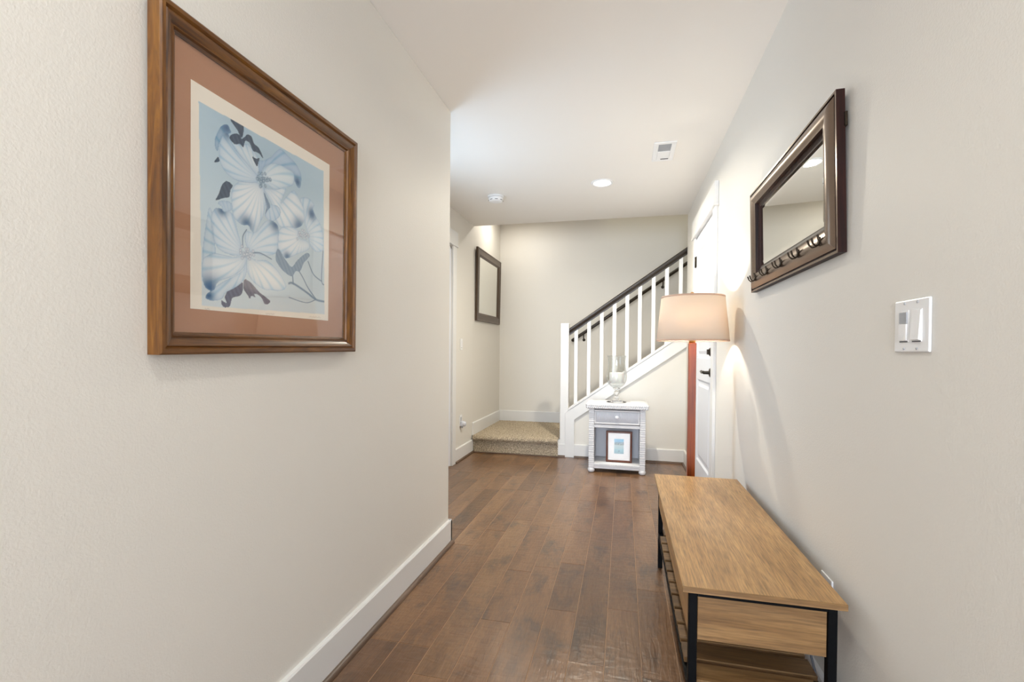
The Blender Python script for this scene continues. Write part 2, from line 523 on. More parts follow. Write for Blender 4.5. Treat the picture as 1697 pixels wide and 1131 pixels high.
# ---- baseboards and shoe mouldings
HB, TB = 0.135, 0.016
def bb_profile(sgn):
    return [(0, 0.0), (sgn * TB, 0.0), (sgn * TB, HB - 0.006), (sgn * (TB - 0.004), HB), (0, HB)]
def qr_profile(o, sgn, r=0.017):
    pts = [(o, 0.0)]
    for i in range(6):
        t = math.radians(90 * i / 5)
        pts.append((o + sgn * r * math.cos(t), r * math.sin(t)))
    return pts
def baseboard(name, axis, wall, sgn, a0, a1, z=0.0, shoe=True):
    P = [(wall + p[0], z + p[1]) for p in bb_profile(sgn)]
    ex = 'Y' if axis == 'Y' else 'X'
    m = MB()
    if axis == 'Y':
        m.prism(P, 'Y', a0, a1)
    else:
        m.prism(P, 'X', a0, a1)
    o = struct(m.build(name, TRIM))
    if shoe:
        q = MB().prism(qr_profile(wall + sgn * TB, sgn), 'Y' if axis == 'Y' else 'X', a0, a1)
        so = q.build('shoe_moulding', SHOE if axis == 'Y' else SHOEX, o, smooth=40)
        so['label'] = 'dark brown quarter round moulding'
    return o
baseboard('baseboard_left', 'Y', XL, 1, YN, YL + TB)
baseboard('baseboard_left_return', 'X', YL, 1, XF, XL + TB)
baseboard('baseboard_far_left', 'Y', XF, 1, 4.287, YS - 0.002)
baseboard('baseboard_right', 'Y', XR, -1, YN, 3.335)
baseboard('baseboard_right_far', 'Y', XR, -1, 4.365, YB)
baseboard('baseboard_stair_wall', 'X', YB, -1, -0.487, XR - TB)
baseboard('baseboard_newel', 'X', YB - 0.004, -1, -0.652, -0.58, shoe=True)
ZL = 0.183
baseboard('baseboard_landing_left', 'Y', XF, 1, YS + 0.005, YW, z=ZL - 0.003, shoe=False)
baseboard('baseboard_landing_back', 'X', YW, -1, XF, -0.5, z=ZL - 0.003, shoe=False)

# ---- staircase: landing and flight covered in carpet
stair = struct(MB().box(XF, -0.652, YS + 0.012, YB, -0.05, ZL - 0.03).box(XF, -0.55, YB, YW, -0.05, ZL - 0.012).build('staircase', TRIM), 'carpeted stair landing and flight rising to the right')
RUN, RIS = 0.2632, 0.183
for i in range(9):
    x0 = -0.55 + i * RUN
    z1 = ZL + (i + 1) * RIS
    MB().box(x0 - 0.025, x0 + RUN, YB + 0.09, YW, z1 - 0.035, z1, 0.012, 2).box(x0, x0 + RUN + 0.01, YB + 0.09, YW, z1 - RIS, z1 - 0.03).build('stair_step', CARPET, stair)
# landing carpet, fuzzy grid wrapped over the rounded nosing
def carpet_sheet(name, x0, x1, path, step, parent, amp):
    nx = int((x1 - x0) / step)
    pts = []
    for (a, b), (c, d) in zip(path, path[1:]):
        L = math.hypot(c - a, d - b)
        k = max(1, int(L / step))
        for j in range(k):
            pts.append((a + (c - a) * j / k, b + (d - b) * j / k))
    pts.append(path[-1])
    P = np.array(pts)
    T = np.gradient(P, axis=0)
    N = np.stack([T[:, 1], -T[:, 0]], 1)
    N /= np.linalg.norm(N, axis=1, keepdims=True) + 1e-9
    rng = np.random.RandomState(3)
    xs = np.linspace(x0, x1, nx + 1)
    V = np.zeros((len(P), nx + 1, 3))
    h = rng.rand(len(P), nx + 1) * amp
    V[:, :, 0] = xs[None, :]
    V[:, :, 1] = P[:, 0][:, None] + N[:, 0][:, None] * h
    V[:, :, 2] = P[:, 1][:, None] + N[:, 1][:, None] * h
    n = nx + 1
    idx = np.arange(len(P) * n).reshape(len(P), n)
    F = np.stack([idx[:-1, :-1], idx[:-1, 1:], idx[1:, 1:], idx[1:, :-1]], -1).reshape(-1, 4)
    me = bpy.data.meshes.new(name)
    me.from_pydata(V.reshape(-1, 3).tolist(), [], F.tolist())
    me.materials.append(CARPET)
    o = bpy.data.objects.new(name, me)
    C.objects.link(o)
    o.parent = parent
    return o
YR = YS + 0.002
nose = [(YR, 0.002), (YR, 0.128)]
for i in range(9):
    t = math.radians(-90 - 180 * i / 8)
    nose.append((YR - 0.004 + 0.028 * math.cos(t), 0.1565 + 0.0275 * math.sin(t)))
nose += [(YB, ZL + 0.001), (YW - TB - 0.002, ZL + 0.001)]
cs = carpet_sheet('landing_carpet', XF + TB, -0.652, nose, 0.005, stair, 0.006)
cs['kind'] = 'stuff'
cs2 = carpet_sheet('landing_carpet', -0.652, -0.545, [(YB + 0.09, ZL + 0.001), (YW - TB - 0.002, ZL + 0.001)], 0.008, stair, 0.004)
cs2['kind'] = 'stuff'
MB().box(XF + 0.012, -0.652, YR - 0.03, YR + 0.01, -0.001, 0.008, 0.002).build('shoe_moulding', SHOEX, stair)

# ---- knee wall below the stairs
SL = 0.70
def zt(x): return 0.470 + SL * (x + 0.568)
poly = [(-0.60, -0.05), (1.3, -0.05), (1.3, zt(1.3) - 0.02), (-0.60, zt(-0.60) - 0.02)]
struct(MB().prism(poly, 'Y', YB, YB + 0.088).build('wall_under_stair', WALL))

# ---- balustrade
bal = thing('stair_balustrade', 'white stair railing with square balusters and dark brown top rail', 'railing', (-0.595, YB, 0))
def zb(x): return 0.392 + 0.697 * (x + 0.4857)
fas = [(-0.5806, 0.0), (-0.4857, 0.0), (-0.4857, zb(-0.4857)), (1.2, zb(1.2)), (1.2, zt(1.2)), (-0.5806, zt(-0.5806))]
MB().prism(fas, 'Y', YB - 0.022, YB - 0.001, bev=0.0015).build('fascia_board', TRIM, bal)
capp = [(-0.549, zt(-0.549)), (1.2, zt(1.2)), (1.2, zt(1.2) + 0.026), (-0.549, zt(-0.549) + 0.026)]
MB().prism(capp, 'Y', YB - 0.030, YB + 0.095, bev=0.003).build('cap_rail', TRIM, bal)
MB().box(-0.6385, -0.552, YB - 0.0005, YB + 0.086, 0.0, 1.386, 0.006, 2).build('newel_post', TRIM, bal)
def zr(x): return 1.3306 + 0.6935 * (x + 0.5538)
xs0 = [-0.498, -0.366, -0.238, -0.1114, 0.0135, 0.1369, 0.2674, 0.3934, 0.5235, 0.651, 0.778, 0.905]
for x in xs0:
    hw = 0.036
    b = MB().prism([(x, zt(x) + 0.020), (x + hw, zt(x + hw) + 0.020), (x + hw, zr(x + hw) - 0.065), (x, zr(x) - 0.065)], 'Y', YB + 0.022, YB + 0.058, bev=0.001)
    b.build('baluster', TRIM, bal)
# shaped hand rail: profile in plane perpendicular to Y-run
ang = math.atan(0.6935)
cs_ = math.cos(ang)
prof = [(-0.020, -0.072), (0.020, -0.072), (0.020, -0.052), (0.030, -0.040), (0.030, -0.012), (0.018, 0.0), (-0.018, 0.0), (-0.030, -0.012), (-0.030, -0.040), (-0.020, -0.052)]
mh = MB()
va, vb = [], []
for (py, pz) in prof:
    va.append(mh.bm.verts.new((-0.553, YB + 0.040 + py, zr(-0.553) + pz)))
    vb.append(mh.bm.verts.new((1.2, YB + 0.040 + py, zr(1.2) + pz)))
mh.bm.faces.new(va); mh.bm.faces.new(vb[::-1])
for i in range(len(prof)):
    mh.bm.faces.new([va[i], vb[i], vb[(i + 1) % len(prof)], va[(i + 1) % len(prof)]])
bmesh.ops.recalc_face_normals(mh.bm, faces=mh.bm.faces)
hr = mh.build('top_rail', ESPRESSO, bal, smooth=50)
hr['label'] = 'dark brown moulded top rail'

# ---- rail on the stairwell wall
whr = thing('wall_handrail', 'dark brown round handrail on brackets along the stairwell wall', 'handrail', (-0.62, YW, 1.19))
def zh(x): return 1.232 + 0.683 * (x + 0.6218)
YH = YW - 0.065
MB().tube([(-0.62, YW - 0.004, zh(-0.62) + 0.0), (-0.62, YH, zh(-0.62)), (-0.60, YH, zh(-0.60)), (1.3, YH, zh(1.3))], 0.020, 12).build('rail', ESPRESSO, whr)
for x in (-0.487, 0.452, 1.15):
    m = MB().tube([(x, YH, zh(x) - 0.015), (x, YH, zh(x) - 0.05), (x, YH + 0.02, zh(x) - 0.075), (x, YW - 0.003, zh(x) - 0.085)], 0.007, 8)
    m.lathe([(0.0, -0.010), (0.016, -0.008), (0.018, -0.002), (0.018, 0.0)], (x, YW - 0.001, zh(x) - 0.085), 16, 'Y')
    m.build('bracket', BRONZE, whr)

# ---- doors
def casing(parent, wall, sgn, y0, y1, ztop, zh1, over=0.02):
    # jamb legs between y0..y0+.09 and y1-.09..y1; head above with overhang
    t = 0.020
    xa, xb = sorted((wall, wall + sgn * t))
    MB().box(xa, xb, y0, y0 + 0.09, 0.0, ztop, 0.002).build('side_casing', TRIM, parent)
    MB().box(xa, xb, y1 - 0.09, y1, 0.0, ztop, 0.002).build('side_casing', TRIM, parent)
    xa, xb = sorted((wall, wall + sgn * (t + 0.006)))
    MB().box(xa, xb, y0 - over, y1 + over, ztop, zh1, 0.002).build('head_casing', TRIM, parent)
    xa, xb = sorted((wall, wall + sgn * (t + 0.012)))
    MB().box(xa, xb, y0 - over - 0.005, y1 + over + 0.005, ztop - 0.002, ztop + 0.014, 0.002).build('fillet', TRIM, parent)

def door(name, wall, sgn, y0, y1, ztop, panels, hinge_y, knob_y, lab):
    # root = slab: stiles, rails with recessed panels
    st = 0.115
    xf = wall + sgn * 0.004
    xb = wall - sgn * 0.034
    xr = wall - sgn * 0.006
    m = MB()
    def bx(ya, yb, za, zb_, xa=xf):
        a, b = sorted((xa, xb)); m.box(a, b, ya, yb, za, zb_)
    bx(y0, y0 + st, 0.012, ztop); bx(y1 - st, y1, 0.012, ztop)
    zs = [0.012]
    for a, b in panels:
        bx(y0 + st, y1 - st, zs[-1], a); zs.append(b)
    bx(y0 + st, y1 - st, zs[-1], ztop)
    d = struct(m.build(name, DOORP), lab)
    for a, b in panels:
        # bevelled moulding and raised field
        pm = MB()
        ring = [((y0 + st, a, y1 - st, b), xf), ((y0 + st + 0.014, a + 0.014, y1 - st - 0.014, b - 0.014), xr), ((y0 + st + 0.034, a + 0.034, y1 - st - 0.034, b - 0.034), xr), ((y0 + st + 0.056, a + 0.056, y1 - st - 0.056, b - 0.056), xf - sgn * 0.003)]
        vs = []
        for (p, q, r, s), x in ring:
            vs.append([pm.bm.verts.new((x, yy, zz)) for yy, zz in ((p, q), (r, q), (r, s), (p, s))])
        for u, v in zip(vs, vs[1:]):
            for i in range(4):
                pm.bm.faces.new([u[i], u[(i + 1) % 4], v[(i + 1) % 4], v[i]])
        pm.bm.faces.new(vs[-1])
        bmesh.ops.recalc_face_normals(pm.bm, faces=pm.bm.faces)
        if sgn < 0:
            pass
        pm.build('door_panel', DOORP, d)
    # jamb lining
    a, b = sorted((wall, wall - sgn * 0.11))
    MB().box(a, b, y0 - 0.02, y0 - 0.002, 0, ztop + 0.02).box(a, b, y1 + 0.002, y1 + 0.02, 0, ztop + 0.02).box(a, b, y0 - 0.02, y1 + 0.02, ztop + 0.002, ztop + 0.02).build('door_jamb', TRIM, d)
    for zc in ((0.26, 1.05, 1.86) if sgn < 0 else ()):
        h = MB().lathe([(0.0, -0.047), (0.006, -0.045), (0.0065, 0.045), (0.0, 0.047)], (xf + sgn * 0.006, hinge_y, zc), 10)
        a, b = sorted((xf, xf + sgn * 0.003))
        h.box(a, b, hinge_y - 0.028, hinge_y + 0.02, zc - 0.045, zc + 0.045)
        h.build('hinge', BRONZE, d)
    # lever and dead bolt
    k = MB().lathe([(0.0, 0.0), (0.032, 0.0), (0.032, 0.005), (0.026, 0.010), (0.012, 0.013), (0.011, 0.045), (0.0, 0.047)], (0, 0, 0), 20, 'X')
    if sgn < 0:
        bmesh.ops.scale(k.bm, vec=(-1, 1, 1), verts=k.bm.verts); bmesh.ops.reverse_faces(k.bm, faces=k.bm.faces)
    bmesh.ops.translate(k.bm, verts=k.bm.verts, vec=(xf, knob_y, 0.955))
    dy = 1 if hinge_y > knob_y else -1
    xx = xf + sgn * 0.045
    k.tube([(xx, knob_y - dy * 0.008, 0.955), (xx, knob_y + dy * 0.03, 0.958), (xx + sgn * 0.004, knob_y + dy * 0.07, 0.953), (xx, knob_y + dy * 0.105, 0.961), (xx + sgn * 0.004, knob_y + dy * 0.122, 0.958)], [0.011, 0.010, 0.009, 0.008, 0.006], 10)
    k.build('door_lever', BRONZE, d)
    k = MB().lathe([(0.0, 0.0), (0.030, 0.0), (0.030, 0.006), (0.022, 0.014), (0.0, 0.015)], (0, 0, 0), 20, 'X')
    k.box(0.014, 0.028, -0.004, 0.004, -0.018, 0.018, 0.002)
    if sgn < 0:
        bmesh.ops.scale(k.bm, vec=(-1, 1, 1), verts=k.bm.verts); bmesh.ops.reverse_faces(k.bm, faces=k.bm.faces)
    bmesh.ops.translate(k.bm, verts=k.bm.verts, vec=(xf, knob_y, 1.10))
    k.build('dead_bolt', BRONZE, d)
    return d
d1 = door('door_1', XR, -1, 3.45, 4.25, 2.05, [(0.22, 0.88), (1.05, 1.93)], 4.262, 3.515, 'white panelled door in the right wall with dark lever')
casing(d1, XR, -1, 3.345, 4.355, 2.068, 2.227)
d2 = door('door_2', XF, 1, 3.40, 4.175, 2.05, [(0.22, 0.88), (1.05, 1.93)], 4.183, 3.47, 'white door in the far left wall, seen only as its casing')
casing(d2, XF, 1, 3.29, 4.287, 2.085, 2.225)

# ------------------------------------------------------------------ framed picture helper
def sweep_rail(W, H, prof, side, mats_idx=None):
    """one mitred rail of a frame in local coords: X = out of the wall, Y = width, Z = height.
    prof: list of (inset, out) from outer back to inner back"""
    m = MB()
    def corner(i, ins):
        return {0: (ins, ins), 1: (W - ins, ins), 2: (W - ins, H - ins), 3: (ins, H - ins)}[i]
    a, b = side, (side + 1) % 4
    va = [m.bm.verts.new((o, *corner(a, i))) for i, o in prof]
    vb = [m.bm.verts.new((o, *corner(b, i))) for i, o in prof]
    n = len(prof)
    for i in range(n):
        f = m.bm.faces.new([va[i], vb[i], vb[(i + 1) % n], va[(i + 1) % n]])
        if mats_idx:
            f.material_index = mats_idx[i]
    m.bm.faces.new(va); m.bm.faces.new(vb[::-1])
    bmesh.ops.recalc_face_normals(m.bm, faces=m.bm.faces)
    return m

def hang(t, xwall, y0, z0, side, tilt, roll):
    """side=+1: hangs on a wall facing +X ; -1: facing -X.  local X = out of wall, Y = along, Z = up"""
    Mx = Matrix.Identity(4)
    loc = Matrix.Translation((xwall, y0, z0))
    if side > 0:
        R = Matrix.Rotation(roll, 4, 'X') @ Matrix.Rotation(tilt, 4, 'Y')
        t.matrix_world = loc @ R
    else:
        # mirror along X by a half turn about Z (local Y runs towards the camera)
        R = Matrix.Rotation(roll, 4, 'X') @ Matrix.Rotation(-tilt, 4, 'Y') @ Matrix.Rotation(math.pi, 4, 'Z')
        t.matrix_world = loc @ R

# ---- large flower print on the left wall
pic = thing('framed_print', 'large walnut framed blue and white dogwood flower print with brown mat on left wall', 'picture', local=True)
hang(pic, XL + 0.001, 0.7741, 1.0869, 1, 0.0131, 0.0084)
PWd, PHt, PT = 0.7277, 0.7340, 0.0332
prof = [(0.0, 0.0), (0.0, PT - 0.003), (0.004, PT), (0.012, PT), (0.016, PT - 0.006), (0.019, PT - 0.004), (0.026, PT - 0.006), (0.036, PT - 0.014), (0.040, PT - 0.013), (0.043, PT - 0.018), (0.049, PT - 0.020), (0.049, 0.0)]
for sd in range(4):
    sweep_rail(PWd, PHt, prof, sd).build('frame_rail', WALNUTV if sd in (1, 3) else WALNUTH, pic, smooth=35)
MB().box(0.006, 0.0085, 0.046, PWd - 0.046, 0.046, PHt - 0.046).build('mat_board', MATB, pic)
MB().box(0.0118, 0.0135, 0.048, PWd - 0.048, 0.048, PHt - 0.048).build('glazing', GLAZE, pic)

# printed sheet: pigments worked out on a fine grid
def homography(src, dst):
    Aa = []; bb = []
    for (x, y), (u, v) in zip(src, dst):
        Aa.append([x, y, 1, 0, 0, 0, -u * x, -u * y]); bb.append(u)
        Aa.append([0, 0, 0, x, y, 1, -v * x, -v * y]); bb.append(v)
    h = np.linalg.solve(np.array(Aa, float), np.array(bb, float))
    return np.append(h, 1).reshape(3, 3)

class Canvas:
    def __init__(self, nu, nv, bg):
        self.nu, self.nv = nu, nv
        u, v = np.meshgrid(np.linspace(0, 1, nu), np.linspace(0, 1, nv))
        self.u, self.v = u, v
        self.c = np.zeros((nv, nu, 3)) + np.array(bg, float)
    def inside(self, P):
        x, y = self.u, self.v
        r = np.zeros(x.shape, bool)
        n = len(P)
        for i in range(n):
            x0, y0 = P[i]; x1, y1 = P[(i + 1) % n]
            if y0 == y1: continue
            cnd = ((y0 > y) != (y1 > y)) & (x < (x1 - x0) * (y - y0) / (y1 - y0) + x0)
            r ^= cnd
        return r
    def dist(self, P, closed=True, box=None):
        d = np.full(self.u.shape, 9.0)
        n = len(P)
        for i in range(n if closed else n - 1):
            a = np.array(P[i]); b = np.array(P[(i + 1) % n])
            ab = b - a
            L = ab @ ab + 1e-12
            t = np.clip(((self.u - a[0]) * ab[0] + (self.v - a[1]) * ab[1]) / L, 0, 1)
            d = np.minimum(d, np.hypot(self.u - a[0] - t * ab[0], self.v - a[1] - t * ab[1]))
        return d
    def put(self, mask, col):
        m = np.clip(mask, 0, 1)[..., None]
        self.c = self.c * (1 - m) + np.array(col, float) * m if not isinstance(col, np.ndarray) else self.c * (1 - m) + col * m
def smoothpoly(P, closed=True, k=5):
    P = [np.array(p, float) for p in P]
    n = len(P); out = []
    rng = range(n) if closed else range(n - 1)
    for i in rng:
        g = (lambda j: P[j % n]) if closed else (lambda j: P[min(max(j, 0), n - 1)])
        p0, p1, p2, p3 = g(i - 1), g(i), g(i + 1), g(i + 2)
        for j in range(k):
            t = j / k
            out.append(0.5 * ((2 * p1) + (-p0 + p2) * t + (2 * p0 - 5 * p1 + 4 * p2 - p3) * t * t + (-p0 + 3 * p1 - 3 * p2 + p3) * t ** 3))
    if not closed:
        out.append(P[-1])
    return [tuple(q) for q in out]

HP = homography([(322.5, 132), (551.5, 272), (547, 532), (322.5, 511.5)], [(0, 1), (1, 1), (1, 0), (0, 0)])
def a2uv(p):   # drawing units -> sheet coordinates
    x, y = 320 + p[0] / 5.654, 160 + p[1] / 5.654
    q = HP @ np.array([x, y, 1])
    return (q[0] / q[2], q[1] / q[2])
cv = Canvas(300, 300, (243, 232, 214))
im = [a2uv(p) for p in ((88, 50), (1250, 695), (1250, 2043), (120, 1963))]
ins = cv.inside(im)
g = np.clip((cv.v - 0.05) / 0.9, 0, 1)[..., None]
bgc = np.array((200, 214, 220.)) * (1 - g) + np.array((160, 192, 212.)) * g
bgc = bgc + 8 * np.sin(cv.u * 5 + cv.v * 3)[..., None]
cv.put(ins.astype(float), bgc)
def petal(P, root, inner=(232, 238, 242), edge=(150, 182, 208), vein=26, shade=0.5, tip=None, tipc=(34, 70, 116), tr=0.10):
    tr = tr * 0.8
    Q = smoothpoly([a2uv(p) for p in P])
    msk = cv.inside(Q) & ins
    d = cv.dist(Q[::2])
    r = a2uv(root)
    an = np.arctan2(cv.v - r[1], cv.u - r[0]); rad = np.hypot(cv.u - r[0], cv.v - r[1])
    e = np.exp(-d / 0.022)[..., None] * shade
    col = np.array(inner, float) * (1 - e) + np.array(edge, float) * e
    vn = (0.5 + 0.5 * np.sin(an * vein + 3 * rad * 6)) ** 5
    col = col - (vn * np.clip(rad * 6, 0, 1) * 34)[..., None] * np.array((1.4, 0.8, 0.45))
    col = col - (np.exp(-rad / 0.03) * 30)[..., None] * np.array((1, 0.8, 0.6))
    if tip is not None:
        t = a2uv(tip)
        k = np.exp(-(np.hypot(cv.u - t[0], cv.v - t[1]) / tr) ** 2)[..., None]
        col = col * (1 - k) + np.array(tipc, float) * k
    cv.put(msk.astype(float), col)
    cv.put(msk * np.exp(-(d / 0.0022) ** 2) * 0.45, (84, 122, 164))
    cv.put(msk * np.exp(-(d / 0.008) ** 2) * 0.25, edge)
def leaf(P, c1=(22, 38, 60), c2=(54, 76, 100)):
    Q = smoothpoly([a2uv(p) for p in P])
    msk = cv.inside(Q) & ins
    k = (0.5 + 0.5 * np.sin(cv.u * 210 + cv.v * 130))[..., None] * 0.45
    cv.put(msk.astype(float), np.array(c1, float) * (1 - k) + np.array(c2, float) * k)
def stroke(P, wdt, col, a=1.0):
    Q = smoothpoly([a2uv(p) for p in P], False)
    d = cv.dist(Q, False)
    cv.put(np.clip(1.2 - d / wdt, 0, 1) * a * ins, col)
petal([(190, 1050), (165, 1150), (125, 1530), (240, 1490), (225, 1300), (215, 1120)], (500, 1480), (206, 222, 232))
leaf([(380, 215), (470, 250), (505, 280), (500, 350), (485, 390), (440, 310)])
leaf([(232, 625), (265, 575), (280, 615)])
leaf([(245, 980), (275, 920), (290, 870), (315, 820), (350, 800), (400, 840), (380, 890), (370, 950), (320, 960), (290, 970)])
petal([(850, 1000), (960, 880), (1020, 960), (1080, 1100), (1050, 1200), (1000, 1235), (900, 1240), (820, 1200), (760, 1000), (690, 870), (780, 870), (900, 850)], (680, 830), tip=(1020, 1225), tr=0.06)
petal([(1030, 960), (1100, 950), (1160, 1010), (1150, 1060), (1190, 1150), (1230, 1230), (1245, 1350), (1240, 1440), (1180, 1460), (1120, 1400), (1100, 1290), (1070, 1180), (1060, 1060)], (1060, 1320), (214, 228, 238), tip=(1140, 1100), tr=0.045)
petal([(1000, 1250), (900, 1220), (830, 1260), (815, 1400), (870, 1500), (910, 1520), (1000, 1480), (1100, 1440), (1115, 1390), (1080, 1350), (1020, 1330)], (1050, 1300), tip=(905, 1510), tr=0.035)
petal([(700, 1000), (740, 1010), (830, 1040), (840, 1120), (760, 1180), (700, 1120), (720, 1060)], (690, 850), (196, 214, 230))
petal([(600, 800), (480, 800), (410, 850), (388, 950), (400, 1100), (430, 1160), (490, 1210), (545, 1215), (570, 1260), (610, 1285), (650, 1200), (690, 1100), (705, 950), (680, 850)], (655, 820), vein=34, tip=(530, 1205), tr=0.05)
petal([(350, 265), (290, 290), (240, 400), (238, 470), (262, 520), (285, 430), (320, 370), (385, 345), (375, 305)], (640, 780), (150, 182, 208), (92, 132, 172), tip=(345, 290), tr=0.04)
petal([(330, 340), (290, 420), (275, 560), (300, 660), (380, 760), (500, 810), (620, 810), (650, 770), (600, 700), (500, 590), (430, 510), (385, 430), (365, 360)], (645, 780), (208, 224, 236), vein=30, tip=(350, 330), tr=0.045)
petal([(372, 400), (440, 450), (540, 450), (610, 530), (650, 620), (665, 740), (620, 735), (540, 640), (440, 520), (385, 440)], (645, 780), (218, 230, 238), shade=0.6)
petal([(640, 610), (690, 600), (760, 565), (800, 520), (850, 490), (920, 555), (1000, 640), (1040, 740), (1035, 840), (1010, 855), (975, 780), (960, 700), (850, 670), (750, 640), (690, 670), (655, 740)], (660, 760), (170, 196, 220), (120, 156, 192), tip=(1005, 800), tr=0.035)
petal([(665, 760), (700, 670), (800, 625), (950, 700), (975, 745), (960, 830), (880, 855), (800, 875), (730, 840), (680, 810)], (670, 780), (222, 234, 240), vein=22)
leaf([(370, 390), (420, 350), (470, 365), (490, 400), (540, 358), (580, 380), (600, 440), (650, 490), (685, 580), (640, 530), (590, 510), (560, 440), (520, 420), (500, 480), (470, 450), (420, 450)])
leaf([(585, 565), (620, 585), (652, 580), (640, 620), (628, 658), (600, 610)])
leaf([(690, 900), (740, 1000), (750, 1040), (720, 1080), (700, 1110), (715, 1040), (700, 960)], (84, 112, 145), (130, 160, 190))
petal([(380, 1090), (290, 1060), (240, 1060), (205, 1130), (210, 1250), (240, 1380), (290, 1450), (400, 1495), (480, 1490), (480, 1400), (450, 1280), (420, 1150)], (520, 1480), (216, 228, 238), vein=30, tip=(300, 1070), tr=0.035)
petal([(265, 1010), (300, 985), (380, 1000), (400, 1060), (350, 1090), (310, 1080), (300, 1040)], (400, 1200), (186, 206, 224))
petal([(530, 1270), (610, 1280), (700, 1180), (760, 1165), (825, 1230), (818, 1400), (795, 1475), (700, 1495), (600, 1475), (545, 1440), (515, 1350)], (530, 1470), (218, 230, 239), tip=(800, 1200), tr=0.05)
leaf([(495, 1750), (440, 1770), (370, 1800), (330, 1880), (345, 1935), (298, 1915), (305, 1960), (345, 1982), (378, 1960), (400, 1890), (480, 1860)], (58, 60, 84), (92, 96, 120))
leaf([(510, 1720), (500, 1800), (540, 1870), (560, 1895), (575, 1870), (610, 1885), (600, 1850), (660, 1880), (700, 1950), (748, 1925), (700, 1880), (640, 1830), (570, 1750)], (70, 68, 88), (104, 104, 124))
petal([(520, 1540), (490, 1640), (300, 1750), (170, 1850), (158, 1895), (220, 1915), (300, 1900), (340, 1840), (430, 1790), (500, 1730), (530, 1640)], (520, 1510), (222, 232, 240), tip=(180, 1880), tr=0.04)
petal([(525, 1500), (400, 1510), (250, 1478), (150, 1510), (122, 1560), (122, 1700), (150, 1790), (200, 1825), (235, 1810), (270, 1740), (400, 1690), (485, 1630), (525, 1560)], (520, 1505), (230, 236, 240), vein=24, tip=(190, 1810), tr=0.07)
petal([(540, 1505), (620, 1540), (720, 1545), (820, 1640), (880, 1740), (890, 1800), (830, 1825), (760, 1815), (700, 1815), (600, 1750), (540, 1660), (528, 1580)], (535, 1505), (238, 240, 238), vein=22)
leaf([(820, 1430), (798, 1530), (860, 1630), (945, 1690), (985, 1640), (1025, 1640), (1060, 1565), (1115, 1500), (1095, 1468), (1040, 1500), (990, 1550), (945, 1600), (880, 1520)], (84, 112, 142), (124, 150, 176))
for P, wd in (([(1250, 1925), (1170, 1905), (1080, 1835), (960, 1755), (920, 1755)], 0.008), ([(1170, 1900), (1100, 1800), (1050, 1700), (1015, 1640)], 0.005),
              ([(1170, 1905), (1080, 1935), (920, 1885)], 0.003), ([(1240, 1450), (1225, 1720), (1250, 1770)], 0.005), ([(1225, 1735), (1150, 1670), (1100, 1550)], 0.005), ([(960, 1760), (955, 1690)], 0.006),
              ([(495, 1420), (495, 1320), (530, 1255)], 0.004), ([(590, 1470), (660, 1475), (760, 1530)], 0.004)):
    stroke(P, wd, (62, 90, 122))
_r = random.Random(5)
for cx, cy, sp, n in ((680, 785, 70, 26), (525, 1478, 60, 26), (1055, 1300, 50, 20)):
    for i in range(n):
        a, b = cx + _r.gauss(0, sp * 0.5), cy + _r.gauss(0, sp * 0.36)
        p = a2uv((a, b))
        d = np.hypot(cv.u - p[0], cv.v - p[1])
        cv.put(np.clip(1.4 - d / 0.0085, 0, 1) * ins, (70, 98, 128) if cx == 680 else (128, 148, 172))
        cv.put(np.clip(1.3 - d / 0.0050, 0, 1) * ins, (176, 200, 218) if cx == 680 else (226, 230, 236))
for x0, x1, y0, sl in ((150, 195, 1992, 0.05), (705, 790, 2037, 0.06), (1110, 1220, 2066, 0.07)):
    P = [(x, y0 + sl * (x - x0) + 9 * math.sin(x * 0.35) * math.cos(x * 0.11)) for x in range(x0, x1, 5)]
    d = cv.dist([a2uv(p) for p in P], False)
    cv.put(np.clip(1.1 - d / 0.0018, 0, 1) * 0.5, (130, 120, 115))

def grid_sheet(name, cvs, y0, y1, z0, z1, x, parent, gam=0.72):
    nu, nv = cvs.nu, cvs.nv
    V = np.zeros((nv, nu, 3))
    V[..., 0] = x
    V[..., 1] = y0 + cvs.u * (y1 - y0)
    V[..., 2] = z0 + cvs.v * (z1 - z0)
    idx = np.arange(nu * nv).reshape(nv, nu)
    F = np.stack([idx[:-1, :-1], idx[:-1, 1:], idx[1:, 1:], idx[1:, :-1]], -1).reshape(-1, 4)
    me = bpy.data.meshes.new(name)
    me.vertices.add(nu * nv); me.vertices.foreach_set('co', V.ravel())
    me.loops.add(F.size); me.loops.foreach_set('vertex_index', F.ravel())
    me.polygons.add(len(F)); me.polygons.foreach_set('loop_start', np.arange(0, F.size, 4)); me.polygons.foreach_set('loop_total', np.full(len(F), 4))
    me.update(calc_edges=True)
    at = me.color_attributes.new('print', 'FLOAT_COLOR', 'POINT')
    c = np.clip(cvs.c / 255, 0, 1) ** gam
    c = np.where(c <= 0.04045, c / 12.92, ((c + 0.055) / 1.055) ** 2.4)
    at.data.foreach_set('color', np.concatenate([c, np.ones((nv, nu, 1))], -1).ravel().astype(np.float32))
    me.materials.append(PRINT)
    o = bpy.data.objects.new(name, me)
    C.objects.link(o)
    o.parent = parent
    return o
sh = grid_sheet('printed_sheet', cv, 0.0905, 0.598, 0.1025, 0.6115, 0.0092, pic)
sh['label'] = 'cream sheet printed with pale blue dogwood flowers'

# ---- entry mirror with hooks on the right wall
MW, MH, MT = 0.907, 0.4497, 0.0223
mir = thing('hook_mirror', 'wide bronze framed mirror with five coat hooks on right wall', 'mirror', local=True)
hang(mir, XR - 0.004, 1.4751, 1.3794, 1, 0, 0)
